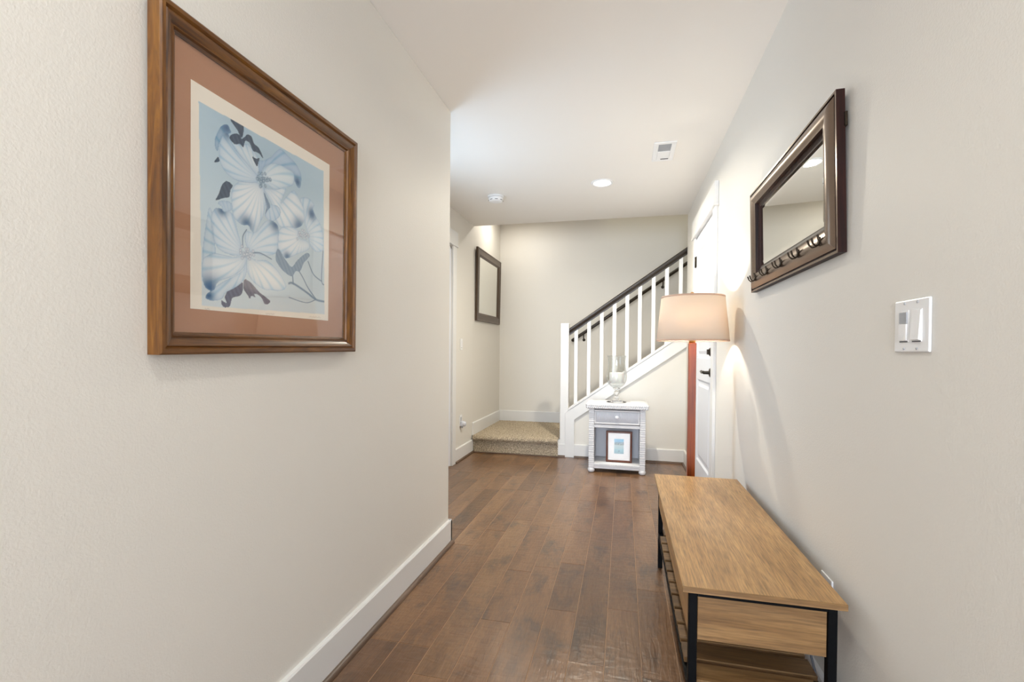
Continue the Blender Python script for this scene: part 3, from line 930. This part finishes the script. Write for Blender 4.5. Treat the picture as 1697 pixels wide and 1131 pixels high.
# local X out of wall points to -X, local Y runs away from the camera
_Rm = Matrix(((-1, 0, 0, 0), (0, 1, 0, 0), (0, 0, 1, 0), (0, 0, 0, 1)))
mir.matrix_world = Matrix.Translation((XR - 0.002, 1.4751, 1.3794)) @ Matrix.Rotation(-0.0026, 4, 'X') @ Matrix.Rotation(-0.0242, 4, 'Y')
def mbuild(m, name, mats, parent, smooth=None):
    bmesh.ops.scale(m.bm, vec=(-1, 1, 1), verts=m.bm.verts)
    bmesh.ops.recalc_face_normals(m.bm, faces=m.bm.faces) if False else bmesh.ops.reverse_faces(m.bm, faces=m.bm.faces)
    return m.build(name, mats, parent, smooth=smooth)
mp = [(0.0, 0.0), (0.0, MT), (0.006, MT), (0.007, MT - 0.004), (0.011, MT - 0.004), (0.012, MT - 0.001), (0.020, MT + 0.005), (0.030, MT + 0.009), (0.042, MT + 0.009), (0.052, MT + 0.004), (0.064, MT + 0.001), (0.066, 0.0115), (0.070, 0.0115), (0.074, 0.0125), (0.078, 0.0095), (0.086, 0.0090), (0.0865, 0.004), (0.0865, 0.0)]
mi_ = [1, 0, 1, 1, 1, 0, 0, 0, 0, 0, 1, 1, 0, 1, 1, 1, 1, 1]
def corner_rail(W, H, prof, side, insx, mi):
    m = MB()
    def corner(i, ins, k):
        bt = ins * (1.17 if True else 1)
        yy0, yy1 = ins * insx[0], W - ins * insx[1]
        zz0, zz1 = ins * insx[2], H - ins * insx[3]
        return {0: (yy0, zz0), 1: (yy1, zz0), 2: (yy1, zz1), 3: (yy0, zz1)}[i]
    a, b = side, (side + 1) % 4
    va = [m.bm.verts.new((o, *corner(a, i, 0))) for i, o in prof]
    vb = [m.bm.verts.new((o, *corner(b, i, 0))) for i, o in prof]
    n = len(prof)
    for i in range(n):
        f = m.bm.faces.new([va[i], vb[i], vb[(i + 1) % n], va[(i + 1) % n]])
        f.material_index = mi[i]
    m.bm.faces.new(va); m.bm.faces.new(vb[::-1])
    bmesh.ops.recalc_face_normals(m.bm, faces=m.bm.faces)
    return m
for sd in range(4):
    m = corner_rail(MW, MH, mp, sd, (1.35, 1.35, 1.2, 1.0), mi_)
    bmesh.ops.scale(m.bm, vec=(-1, 1, 1), verts=m.bm.verts); bmesh.ops.reverse_faces(m.bm, faces=m.bm.faces)
    m.build('frame_rail', [TAUPE, MAHOG], mir, smooth=35)
# bevelled mirror glass
mg = MB()
gy0, gy1, gz0, gz1 = 0.1165, MW - 0.1165, 0.103, MH - 0.086
bv = 0.018
R0 = [(-0.005, gy0, gz0), (-0.005, gy1, gz0), (-0.005, gy1, gz1), (-0.005, gy0, gz1)]
R1 = [(-0.0075, gy0 + bv, gz0 + bv), (-0.0075, gy1 - bv, gz0 + bv), (-0.0075, gy1 - bv, gz1 - bv), (-0.0075, gy0 + bv, gz1 - bv)]
Rb = [(-0.001, *p[1:]) for p in R0]
vv = [[mg.bm.verts.new(p) for p in R] for R in (Rb, R0, R1)]
for a, b in zip(vv, vv[1:]):
    for i in range(4):
        mg.bm.faces.new([a[i], a[(i + 1) % 4], b[(i + 1) % 4], b[i]])
mg.bm.faces.new(vv[0]); mg.bm.faces.new(vv[-1])
bmesh.ops.recalc_face_normals(mg.bm, faces=mg.bm.faces)
mg.build('mirror_glass', MIRROR, mir)
def hookpath(sy):
    return [(-0.024, sy * 0.000, 0.020), (-0.028, sy * 0.004, 0.004), (-0.034, sy * 0.010, -0.012), (-0.046, sy * 0.015, -0.014), (-0.056, sy * 0.018, -0.004), (-0.060, sy * 0.020, 0.010), (-0.062, sy * 0.021, 0.015)]
for y in (0.1005, 0.2750, 0.4510, 0.6250, 0.8000):
    m = MB()
    m.lathe([(0.0, 0.0), (0.010, 0.0), (0.009, -0.004), (0.0, -0.006)], (-0.023, 0, 0.012), 14, 'X')
    m.tube([(-0.026, 0, -0.012), (-0.027, 0, 0.008), (-0.031, 0, 0.026), (-0.034, 0, 0.030)], [0.004, 0.005, 0.004, 0.005], 8)
    for sy in (-1, 1):
        m.tube(hookpath(sy), [0.0034] * 5 + [0.0044, 0.0036], 8)
    bmesh.ops.scale(m.bm, vec=(0.74, 0.8, 0.8), verts=m.bm.verts)
    bmesh.ops.translate(m.bm, verts=m.bm.verts, vec=(-0.012, y, 0.050))
    m.build('coat_hook', BRONZE, mir)
MB().box(-0.004, 0.0, 0.005, 0.03, 0.36, 0.395).box(-0.003, 0.004, -0.006, 0.012, 0.345, 0.385, 0.001).build('hanging_bracket', BRONZE, mir)

# ---- mirror beside the stairs
m2 = thing('landing_mirror', 'dark brown framed mirror on the far left wall above the landing', 'mirror', local=True)
M2W, M2H, M2T = 0.985, 0.805, 0.022
hang(m2, XF + 0.001, 4.915, 1.425, 1, 0.016, 0.004)
pr2 = [(0.0, 0.0), (0.0, M2T), (0.006, M2T + 0.003), (0.014, M2T - 0.002), (0.022, M2T - 0.003), (0.072, M2T + 0.001), (0.080, M2T - 0.006), (0.090, M2T - 0.009), (0.094, 0.006), (0.094, 0.0)]
for sd in range(4):
    sweep_rail(M2W, M2H, pr2, sd).build('frame_rail', UMBER, m2, smooth=35)
MB().box(0.002, 0.007, 0.088, M2W - 0.088, 0.088, M2H - 0.088).build('mirror_glass', MIRROR, m2)

# ------------------------------------------------------------------ bench
BX0, BX1, BY0, BY1, BZ = 0.162, 0.557, 1.340, 2.536, 0.467
bn = thing('storage_bench', 'long low bench with oak look top, black metal frame and slatted shelf', 'bench', (BX0, BY0, 0))
bt = MB().box(BX0, BX1, BY0, BY1, BZ - 0.017, BZ, 0.0012)
for f in bt.bm.faces:
    f.normal_update()
    if abs(f.normal.y) > 0.7:
        f.material_index = 1
bt.build('bench_top', [BENCHW, BENCHX], bn)
LX0, LX1, LY0, LY1 = 0.181, 0.541, 1.358, 2.510
t = 0.022
for x in (LX0, LX1 - t):
    for y in (LY0, LY1 - t):
        MB().box(x, x + t, y, y + t, 0.0, BZ - 0.017, 0.0015).build('leg', BLACKM, bn)
for y in (LY0, LY1 - t):
    MB().box(LX0 + t, LX1 - t, y, y + t, BZ - 0.033, BZ - 0.0172, 0.001).build('frame_bar', BLACKM, bn)
    MB().box(LX0 + t, LX1 - t, y, y + t, 0.160, 0.180, 0.001).build('frame_bar', BLACKM, bn)
for x in (LX0 , LX1 - t):
    MB().box(x, x + t, LY0 + t, LY1 - t, 0.160, 0.180, 0.001).build('frame_bar', BLACKM, bn)
# drawer case
MB().box(LX0 + t + 0.001, LX1 - t - 0.001, LY0 + 0.005, LY0 + 0.019, 0.314, BZ - 0.034, 0.001).build('end_panel', BENCHX, bn)
MB().box(LX0 + t + 0.001, LX1 - t - 0.001, LY1 - 0.019, LY1 - 0.005, 0.314, BZ - 0.034, 0.001).build('end_panel', BENCHX, bn)
MB().box(LX0 + t, LX1 - 0.016, LY0 + 0.020, LY1 - 0.020, 0.318, 0.328).build('case_bottom', BENCHX, bn)
MB().box(LX1 - 0.014, LX1 - 0.002, LY0 + t, LY1 - t, 0.318, BZ - 0.018).build('back_panel', BENCHW, bn)
ym = (LY0 + LY1) / 2
for a, b in ((LY0 + t + 0.002, ym - 0.002), (ym + 0.002, LY1 - t - 0.002)):
    d = MB().box(LX0 + 0.001, LX0 + 0.017, a, b, 0.318, BZ - 0.021, 0.001).build('drawer', BENCHW, bn)
# slatted shelf
n = 12
pit = (LY1 - LY0 - 2 * 0.004) / n
for i in range(n):
    a = LY0 + 0.004 + i * pit
    xa, xb = LX0 + 0.003, LX1 - 0.004
    if i in (0, n - 1):
        xa, xb = LX0 + t + 0.001, LX1 - t - 0.001
    MB().box(xa, xb, a + 0.009, a + pit - 0.009, 0.181, 0.197, 0.0012).build('slat', SLATW, bn)

# ------------------------------------------------------------------ floor lamp
LXc, LYc = 0.376, 2.82
lp = thing('floor_lamp', 'floor lamp with square cherry wood post and lit cream drum shade', 'lamp', (LXc, LYc, 0))
MB().box(LXc - 0.125, LXc + 0.125, LYc - 0.125, LYc + 0.125, 0.0, 0.028, 0.006, 2).build('base', CHERRY, lp)
MB().box(LXc - 0.0205, LXc + 0.0205, LYc - 0.0205, LYc + 0.0205, 0.028, 1.150, 0.0025, 2).build('post', CHERRY, lp)
RB, RT, Z0, Z1 = 0.194, 0.168, 1.160, 1.412
th = 0.0012
MB().lathe([(RB, Z0), (RT, Z1), (RT - th, Z1), (RB - th, Z0)], (LXc, LYc, 0), 72, closed=True).build('shade', SHADE, lp)
def tape(z, r0):
    dr = (RT - RB) / (Z1 - Z0)
    return MB().lathe([(r0 + 0.0008, z - 0.0045), (r0 + 0.0008 + dr * 0.009, z + 0.0045), (r0 - 0.002 + dr * 0.009, z + 0.0045), (r0 - 0.002, z - 0.0045)], (LXc, LYc, 0), 72, closed=True)
tape(Z0 + 0.0045, RB).build('edge_tape', TAPE, lp)
tape(Z1 - 0.0045, RT + 0.001).build('edge_tape', TAPE, lp)
MB().lathe([(0.0, 1.150), (0.017, 1.150), (0.019, 1.165), (0.019, 1.20), (0.012, 1.21), (0.0, 1.212)], (LXc, LYc, 0), 20).build('socket', BRASS, lp)
MB().lathe([(0.0, 1.212), (0.013, 1.214), (0.018, 1.235), (0.030, 1.262), (0.030, 1.285), (0.016, 1.305), (0.0, 1.308)], (LXc, LYc, 0), 20).build('bulb', BULB, lp)
m = MB()
for k in range(3):
    a = 2 * math.pi * k / 3 + 0.5
    m.tube([(LXc, LYc, 1.395), (LXc + 0.163 * math.cos(a), LYc + 0.163 * math.sin(a), 1.407)], 0.0018, 6)
m.tube([(LXc + 0.016, LYc, 1.19), (LXc + 0.045, LYc, 1.24), (LXc + 0.042, LYc, 1.33), (LXc, LYc, 1.395)], 0.0018, 6)
m.tube([(LXc - 0.016, LYc, 1.19), (LXc - 0.045, LYc, 1.24), (LXc - 0.042, LYc, 1.33), (LXc, LYc, 1.395)], 0.0018, 6)
m.build('harp', BRASS, lp)
MB().lathe([(0.0, 1.395), (0.006, 1.397), (0.004, 1.405), (0.011, 1.415), (0.013, 1.425), (0.008, 1.436), (0.0, 1.438)], (LXc - 0.003, LYc, 0), 16).build('finial', BRASS, lp)
# the lamp's own light, as an open-topped shade lets it out
light('floor_lamp_light', 'POINT', (LXc, LYc, 1.298), 25, (1.0, 0.93, 0.80), shadow_soft_size=0.032)

# ------------------------------------------------------------------ wicker side table
TX0, TX1, TY0, TY1 = -0.299, 0.195, 4.313, 4.652
tb = thing('wicker_side_table', 'white wicker side table with one drawer and an open shelf', 'table', (TX0, TY0, 0))
# rolled top: rounded slab with braided bumps round the edge
m = MB().box(TX0 - 0.022, TX1 + 0.022, TY0 - 0.022, TY1 + 0.015, 0.578, 0.627, 0.020, 4)
m.build('table_top', WICKER, tb, smooth=60)
m = MB()
def strand(px, py, pz, dx, dy):
    L = 0.011
    m.tube([(px - dx * L, py - dy * L, pz - 0.010), (px - dx * L * .3, py - dy * L * .3, pz - 0.003), (px + dx * L * .3, py + dy * L * .3, pz + 0.003), (px + dx * L, py + dy * L, pz + 0.010)], [0.003, 0.007, 0.007, 0.003], 6)
nxs = 30
for i in range(nxs):
    x = TX0 - 0.008 + (TX1 - TX0 + 0.016) * i / (nxs - 1)
    for z in (0.592, 0.610):
        strand(x + (0.008 if z > 0.6 else 0), TY0 - 0.021, z, 1, 0)
for i in range(20):
    y = TY0 - 0.008 + (TY1 - TY0 + 0.010) * i / 19
    for z in (0.592, 0.610):
        strand(TX0 - 0.021, y, z, 0, -1)
        strand(TX1 + 0.021, y, z, 0, 1)
_br = m.build('braided_edge', WICKER, tb, smooth=60)
# wrapped posts
PWt = 0.046
for x in (TX0, TX1 - PWt):
    for y in (TY0, TY1 - PWt):
        cx, cy = x + PWt / 2, y + PWt / 2
        m = MB()
        zz = 0.040
        k = 0
        while zz < 0.578:
            h = 0.0098
            e = 0.0 if k % 2 == 0 else 0.0016
            m.box(cx - PWt / 2 - e, cx + PWt / 2 + e, cy - PWt / 2 - e, cy + PWt / 2 + e, zz, min(zz + h, 0.579), 0.0022)
            zz += h
            k += 1
        m.build('post', WICKER, tb)
        MB().lathe([(0.0, 0.0), (0.022, 0.001), (0.030, 0.012), (0.032, 0.022), (0.029, 0.034), (0.022, 0.040), (0.0, 0.041)], (cx, cy, 0), 20).build('bun_foot', WICKER, tb)
ix0, ix1 = TX0 + PWt, TX1 - PWt
iy0, iy1 = TY0 + PWt, TY1 - PWt
MB().box(TX0 + 0.012, TX0 + 0.020, iy0, iy1, 0.045, 0.578).build('side_panel', WICKX, tb)
MB().box(TX1 - 0.020, TX1 - 0.012, iy0, iy1, 0.045, 0.578).build('side_panel', WICKX, tb)
MB().box(ix0, ix1, TY1 - 0.02, TY1 - 0.012, 0.045, 0.578).build('back_panel', WICKX, tb)
MB().box(ix0, ix1, TY0 + 0.008, TY0 + 0.03, 0.407, 0.436, 0.004, 2).build('front_rail', WICKER, tb)
MB().box(ix0, ix1, TY0 + 0.03, TY1 - 0.03, 0.425, 0.434).build('dust_panel', WICKX, tb)
MB().box(ix0, ix1, TY0 + 0.006, TY0 + 0.03, 0.036, 0.060, 0.004, 2).build('bottom_rail', WICKER, tb)
m = MB().box(ix0 - 0.01, ix1 + 0.01, TY0 + 0.012, TY1 - 0.022, 0.060, 0.080, 0.003)
for i in range(48):
    y = TY0 + 0.03 + (TY1 - TY0 - 0.06) * i / 47
    m.tube([(ix0, y, 0.080), (ix1, y, 0.080)], 0.0032, 6)
m.build('shelf', WICKER, tb)
m = MB()
for i in range(26):
    x = ix0 + 0.006 + (ix1 - ix0 - 0.012) * i / 25
    m.tube([(x - 0.008, TY0 + 0.006, 0.070), (x, TY0 + 0.001, 0.078), (x + 0.008, TY0 + 0.006, 0.070)], [0.003, 0.0055, 0.003], 6)
    m.tube([(x - 0.008, TY0 + 0.006, 0.062), (x + 0.008, TY0 + 0.004, 0.066)], 0.004, 6)
m.build('scalloped_braid', WICKER, tb, smooth=60)
dr = MB()
for a, b, c, d in ((ix0 + 0.002, ix1 - 0.002, 0.555, 0.569), (ix0 + 0.002, ix1 - 0.002, 0.442, 0.456), (ix0 + 0.002, ix0 + 0.016, 0.456, 0.555), (ix1 - 0.016, ix1 - 0.002, 0.456, 0.555)):
    dr.box(a, b, TY0 + 0.002, TY0 + 0.020, c, d, 0.003)
dr.box(ix0 + 0.016, ix1 - 0.016, TY0 + 0.016, TY0 + 0.028, 0.456, 0.555)
dd = dr.build('drawer', WICKER, tb)
m = MB()
nr = 38
for i in range(nr):
    x = ix0 + 0.020 + (ix1 - ix0 - 0.040) * i / (nr - 1)
    m.tube([(x, TY0 + 0.014, 0.456), (x, TY0 + 0.014, 0.555)], 0.0042, 6)
m.build('reeds', WICKX, dd)
MB().lathe([(0.0, 0.0), (0.009, 0.0), (0.008, -0.008), (0.016, -0.014), (0.017, -0.022), (0.010, -0.029), (0.0, -0.030)], ((ix0 + ix1) / 2, TY0 + 0.010, 0.505), 20, 'Y').build('knob', WICKX, dd)

# ---- small framed picture on the table's shelf
sp = thing('small_framed_picture', 'small brown framed seascape with cream mat on the table shelf', 'picture', local=True)
SPW, SPH = 0.231, 0.283
pr3 = [(0.0, 0.0), (0.0, 0.016), (0.004, 0.018), (0.014, 0.017), (0.018, 0.012), (0.018, 0.0)]
sp.matrix_world = Matrix.Translation((-0.1475, 4.412, 0.0845)) @ Matrix.Rotation(math.radians(-90), 4, 'Z') @ Matrix.Rotation(-0.03, 4, 'Y')
# local X = towards the camera (-Y world), local Y = +X world
SPR = wood('small_frame_wood', (70, 28, 12), (104, 50, 24), (132, 72, 40), 'Z', 0.35, False, 3.0, 0.1, 0.2).m
for sd in range(4):
    sweep_rail(SPW, SPH, pr3, sd).build('frame_rail', SPR, sp, smooth=35)
MB().box(0.002, 0.006, 0.016, SPW - 0.016, 0.016, SPH - 0.016).build('mat_board', CREAM, sp)
sc = Canvas(48, 72, (150, 180, 185))
v_ = sc.v
for a, b, c0, c1 in ((0.78, 1.01, (96, 170, 196), (90, 176, 206)), (0.66, 0.78, (80, 116, 112), (104, 150, 160)), (0.58, 0.66, (150, 158, 138), (70, 92, 78)), (0.30, 0.58, (150, 180, 172), (176, 190, 180)), (0.0, 0.30, (96, 150, 152), (130, 176, 176))):
    k = ((v_ - a) / (b - a))[..., None]
    sc.put(((v_ >= a) & (v_ < b)).astype(float), np.array(c0, float) * (1 - k) + np.array(c1, float) * k)
for i in range(26):
    p = (_r.random(), _r.uniform(0.60, 0.78)); d = np.hypot((sc.u - p[0]), (sc.v - p[1]) * 1.5)
    sc.put(np.clip(1.2 - d / 0.06, 0, 1) * 0.8, _r.choice(((48, 70, 64), (88, 104, 84), (160, 164, 140), (70, 120, 150))))
d = np.hypot((sc.u - 0.5) / 3.2, (sc.v - 0.17)); sc.put(np.clip(1.2 - d / 0.03, 0, 1), (36, 70, 84))
d = np.hypot((sc.u - 0.52) / 1.2, (sc.v - 0.20)); sc.put(np.clip(1.2 - d / 0.03, 0, 1), (40, 66, 78))
grid_sheet('seascape_print', sc, 0.073, 0.158, 0.078, 0.212, 0.0068, sp, 1.25)
MB().box(0.009, 0.0102, 0.016, SPW - 0.016, 0.016, SPH - 0.016).build('glazing', GLAZE, sp)
MB().box(-0.003, 0.0, 0.09, 0.14, 0.02, 0.25).prism([(-0.003, 0.16), (-0.001, 0.19), (-0.062, 0.0025), (-0.068, 0.0025)], 'Y', 0.095, 0.135).build('easel_back', ESPRESSO, sp)

# ---- hurricane glass and candle on the table
GX, GY, GZ = -0.060, 4.475, 0.628
hg = thing('hurricane_glass', 'clear footed glass hurricane vase on the wicker table', 'candle holder', (GX, GY, GZ))
outer = [(0.0, 0.0), (0.088, 0.0), (0.090, 0.004), (0.060, 0.012), (0.024, 0.022), (0.015, 0.032), (0.022, 0.042), (0.025, 0.052), (0.015, 0.062), (0.014, 0.072), (0.024, 0.084), (0.022, 0.096), (0.014, 0.106), (0.013, 0.114), (0.032, 0.120), (0.034, 0.126), (0.030, 0.132)]
bowl = [(0.055, 0.146), (0.078, 0.172), (0.091, 0.205), (0.094, 0.240), (0.089, 0.285), (0.081, 0.330), (0.078, 0.370), (0.081, 0.405), (0.088, 0.432)]
inner = [(0.0855, 0.432), (0.0785, 0.405), (0.0755, 0.370), (0.0785, 0.330), (0.0865, 0.285), (0.0912, 0.240), (0.0882, 0.205), (0.0752, 0.174), (0.052, 0.150), (0.0, 0.140)]
prof = [(r, h) for r, h in outer + bowl + inner]
MB().lathe([(r, GZ + h) for r, h in outer + [(0.0, 0.132)]], (GX, GY, 0), 40).build('glass_foot', GLASS, hg)
MB().lathe([(r, GZ + h) for r, h in [(0.0, 0.1325), (0.032, 0.1325)] + bowl + inner], (GX, GY, 0), 48).build('glass_bowl', BOWL, hg)
cd = thing('pillar_candle', 'short wide white candle inside the hurricane glass', 'candle', (GX, GY, GZ + 0.1475))
zc = GZ + 0.177
MB().lathe([(0.0, zc), (0.064, zc), (0.067, zc + 0.004), (0.067, zc + 0.092), (0.063, zc + 0.097), (0.050, zc + 0.094), (0.0, zc + 0.092)], (GX, GY, 0), 36).build('wax', WAX, cd)
MB().tube([(GX, GY, zc + 0.090), (GX + 0.001, GY, zc + 0.100), (GX + 0.003, GY, zc + 0.106)], 0.0012, 6).build('wick', DARKG, cd)

# ------------------------------------------------------------------ switches, outlets, ceiling fittings
def plate(name, label, cat, wall, sgn, y0, y1, z0, z1):
    o = thing(name, label, cat, (wall, (y0 + y1) / 2, z0))
    xa, xb = sorted((wall + sgn * 0.0005, wall + sgn * 0.006))
    MB().box(xa, xb, y0, y1, z0, z1, 0.0028, 2).build('cover_plate', PLASTIC, o)
    return o
sw = plate('double_light_switch', 'white two gang rocker switch plate on the right wall', 'light switch', XR, -1, 1.103, 1.227, 1.104, 1.216)
zc = 1.160
for yc, kind in ((1.142, 'rocker'), (1.188, 'timer')):
    xf = XR - 0.006
    MB().box(xf - 0.0012, xf + 0.001, yc - 0.0165, yc + 0.0165, zc - 0.034, zc + 0.034, 0.0006).build('switch_frame', PLASTIC, sw)
    if kind == 'rocker':
        r = MB().prism([(xf - 0.001, zc + 0.031), (xf - 0.0025, zc + 0.031), (xf - 0.0062, zc - 0.030), (xf - 0.001, zc - 0.031)], 'Y', yc - 0.0145, yc + 0.0145)
        r.build('rocker', PLASTIC, sw)
        MB().box(xf - 0.0022, xf - 0.001, yc - 0.014, yc + 0.014, zc - 0.0345, zc - 0.0325).build('shadow_gap', DARKG, sw)
    else:
        MB().box(xf - 0.0048, xf - 0.001, yc - 0.0145, yc + 0.0145, zc - 0.031, zc + 0.005, 0.0008).build('push_pad', PLASTIC, sw)
        e = MB().box(xf - 0.0034, xf - 0.001, yc - 0.0135, yc + 0.0135, zc + 0.006, zc + 0.030)
        for i in range(7):
            e.box(xf - 0.0040, xf - 0.0034, yc - 0.0135, yc + 0.0135, zc + 0.0075 + i * 0.0032, zc + 0.0090 + i * 0.0032)
        e.build('sensor_grille', PLASTIC_G, sw)
        MB().box(xf - 0.0022, xf - 0.001, yc - 0.014, yc + 0.014, zc - 0.0345, zc - 0.0325).build('shadow_gap', DARKG, sw)
for yc in (1.142, 1.188):
    for z in (zc - 0.0485, zc + 0.0485):
        MB().lathe([(0.0, 0.0), (0.003, 0.0), (0.0026, -0.0012), (0.0, -0.0014)], (XR - 0.006, yc, z), 12, 'X').build('screw', PLASTIC_G, sw)

sw2 = plate('single_light_switch', 'white single switch plate on the far left wall beside the door casing', 'light switch', XF, 1, 4.442, 4.512, 1.100, 1.214)
MB().box(XF + 0.006, XF + 0.0085, 4.461, 4.493, 1.124, 1.190, 0.001).build('rocker', PLASTIC, sw2)
MB().box(XF + 0.006, XF + 0.0075, 4.4605, 4.4935, 1.1215, 1.1235).build('shadow_gap', DARKG, sw2)
ol = plate('wall_outlet', 'white outlet plate low on the far left wall', 'outlet', XF, 1, 4.437, 4.507, 0.335, 0.449)
MB().box(XF + 0.006, XF + 0.0075, 4.455, 4.489, 0.358, 0.426, 0.0006).build('socket_face', PLASTIC_G, ol)
nl = thing('plug_in_night_light', 'white rounded plug-in device in the low wall outlet', 'night light', (XF + 0.0075, 4.474, 0.345))
m = MB().box(XF + 0.008, XF + 0.030, 4.447, 4.500, 0.336, 0.388, 0.008, 3)
m.lathe([(0.0, -0.030), (0.016, -0.026), (0.025, -0.012), (0.026, 0.008), (0.018, 0.020), (0.0, 0.023)], (XF + 0.034, 4.474, 0.362), 20)
m.build('device_body', Mat('pearl_plastic', (214, 216, 226), 0.25).m, nl)
MB().box(XF + 0.012, XF + 0.026, 4.464, 4.484, 0.318, 0.334, 0.003).build('scent_vial', PLASTIC_G, nl)
ol2 = plate('wall_outlet', 'white outlet plate just above the bench top on the right wall', 'outlet', XR, -1, 1.528, 1.606, 0.326, 0.441)
for z in (0.363, 0.405):
    MB().lathe([(0.0, 0.0), (0.016, 0.0), (0.015, -0.002), (0.0, -0.002)], (XR - 0.006, 1.561, z), 20, 'X').build('socket_face', PLASTIC, ol2)
cdl = thing('power_cord', 'grey power cord hanging from the outlet behind the bench', 'cord', (XR - 0.02, 1.56, 0.0))
m = MB().box(XR - 0.030, XR - 0.0085, 1.548, 1.574, 0.350, 0.376, 0.004, 2)
pth = [(XR - 0.026, 1.561, 0.352), (XR - 0.030, 1.565, 0.33), (XR - 0.026, 1.590, 0.26), (XR - 0.032, 1.60, 0.19), (XR - 0.026, 1.575, 0.13), (XR - 0.036, 1.58, 0.07), (XR - 0.045, 1.62, 0.012), (XR - 0.050, 1.75, 0.004), (XR - 0.052, 2.2, 0.004), (XR - 0.055, 2.6, 0.004), (XR - 0.10, 2.72, 0.004), (LXc + 0.05, 2.70, 0.004), (LXc, LYc - 0.121, 0.004), (LXc, LYc - 0.127, 0.006)]
m.tube([tuple(p) for p in smoothpoly(pth, False, 4)], 0.0035, 8)
m.build('cord', CORD, cdl)

# smoke detector
sd = thing('smoke_detector', 'round white smoke detector on the ceiling', 'smoke detector', (-1.094, 3.965, HC))
c0 = (-1.094, 3.965, HC)
MB().lathe([(0.0, -0.001), (0.072, -0.001), (0.073, -0.008), (0.068, -0.012), (0.060, -0.013), (0.0, -0.013)], c0, 40).build('base_ring', PLASTIC, sd)
MB().lathe([(0.0, -0.013), (0.058, -0.013), (0.064, -0.018), (0.063, -0.038), (0.055, -0.047), (0.030, -0.051), (0.0, -0.052)], c0, 40).build('sensor_body', PLASTIC, sd)
for a in range(0, 360, 45):
    ca, sa = math.cos(math.radians(a + 20)), math.sin(math.radians(a + 20))
    MB().tube([(c0[0] + 0.061 * ca - 0.012 * sa, c0[1] + 0.061 * sa + 0.012 * ca, HC - 0.040), (c0[0] + 0.062 * ca, c0[1] + 0.062 * sa, HC - 0.040), (c0[0] + 0.061 * ca + 0.012 * sa, c0[1] + 0.061 * sa - 0.012 * ca, HC - 0.040)], 0.0022, 6).build('vent_slot', DARKG, sd)

# ceiling register
vt = thing('ceiling_vent', 'white rectangular ceiling vent with half open grille', 'vent', (0.249, 3.31, HC))
vx0, vx1, vy0, vy1 = 0.178, 0.318, 3.158, 3.462
m = MB()
zt0, zt1 = HC - 0.007, HC - 0.0004
for a, b, c, d in ((vx0, vx1, vy0, vy0 + 0.030), (vx0, vx1, vy1 - 0.03, vy1), (vx0, vx0 + 0.030, vy0 + 0.03, vy1 - 0.03), (vx1 - 0.030, vx1, vy0 + 0.03, vy1 - 0.03)):
    m.box(a, b, c, d, zt0, zt1, 0.002)
m.build('vent_frame', PLASTIC, vt)
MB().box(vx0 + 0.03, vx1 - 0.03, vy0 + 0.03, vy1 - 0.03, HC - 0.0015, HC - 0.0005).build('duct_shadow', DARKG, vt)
for i in range(10):
    y = vy0 + 0.036 + i * 0.0105
    MB().box(vx0 + 0.03, vx1 - 0.03, y, y + 0.0062, HC - 0.0055, HC - 0.002).build('louvre', PLASTIC_G, vt)
MB().box(vx0 + 0.03, vx1 - 0.03, vy0 + 0.142, vy1 - 0.030, HC - 0.0085, HC - 0.002, 0.0015).build('damper_plate', PLASTIC, vt)
MB().box(vx0 + 0.055, vx1 - 0.034, vy1 - 0.048, vy1 - 0.042, HC - 0.0115, HC - 0.008).build('damper_lever', DARKG, vt)

# recessed lights
for i, (x, y) in enumerate(CAN):
    lab = 'round recessed ceiling light, lit, between smoke detector and vent' if i == 1 else ('round recessed ceiling light above the hall entrance' if i == 0 else 'round recessed ceiling light nearest the entry window')
    rl = thing('recessed_light', lab, 'ceiling light', (x, y, HC), group='recessed ceiling lights')
    MB().lathe([(0.088, -0.0005), (0.088, -0.004), (0.078, -0.008), (0.068, -0.006), (0.068, -0.0005)], (x, y, HC), 40, closed=True).build('trim_ring', PLASTIC, rl)
    MB().lathe([(0.0, -0.0008), (0.0675, -0.0008), (0.0675, -0.0035), (0.0, -0.0040)], (x, y, HC), 40).build('lens', LENS, rl)
rl = thing('recessed_light', 'recessed ceiling light above the stair landing', 'ceiling light', (-1.27, 5.36, 2.77), group='recessed ceiling lights')
MB().lathe([(0.088, -0.0005), (0.088, -0.004), (0.078, -0.008), (0.068, -0.006), (0.068, -0.0005)], (-1.27, 5.36, 2.77), 40, closed=True).build('trim_ring', PLASTIC, rl)
MB().lathe([(0.0, -0.0008), (0.0675, -0.0008), (0.0675, -0.0035), (0.0, -0.0040)], (-1.27, 5.36, 2.77), 40).build('lens', LENS, rl)
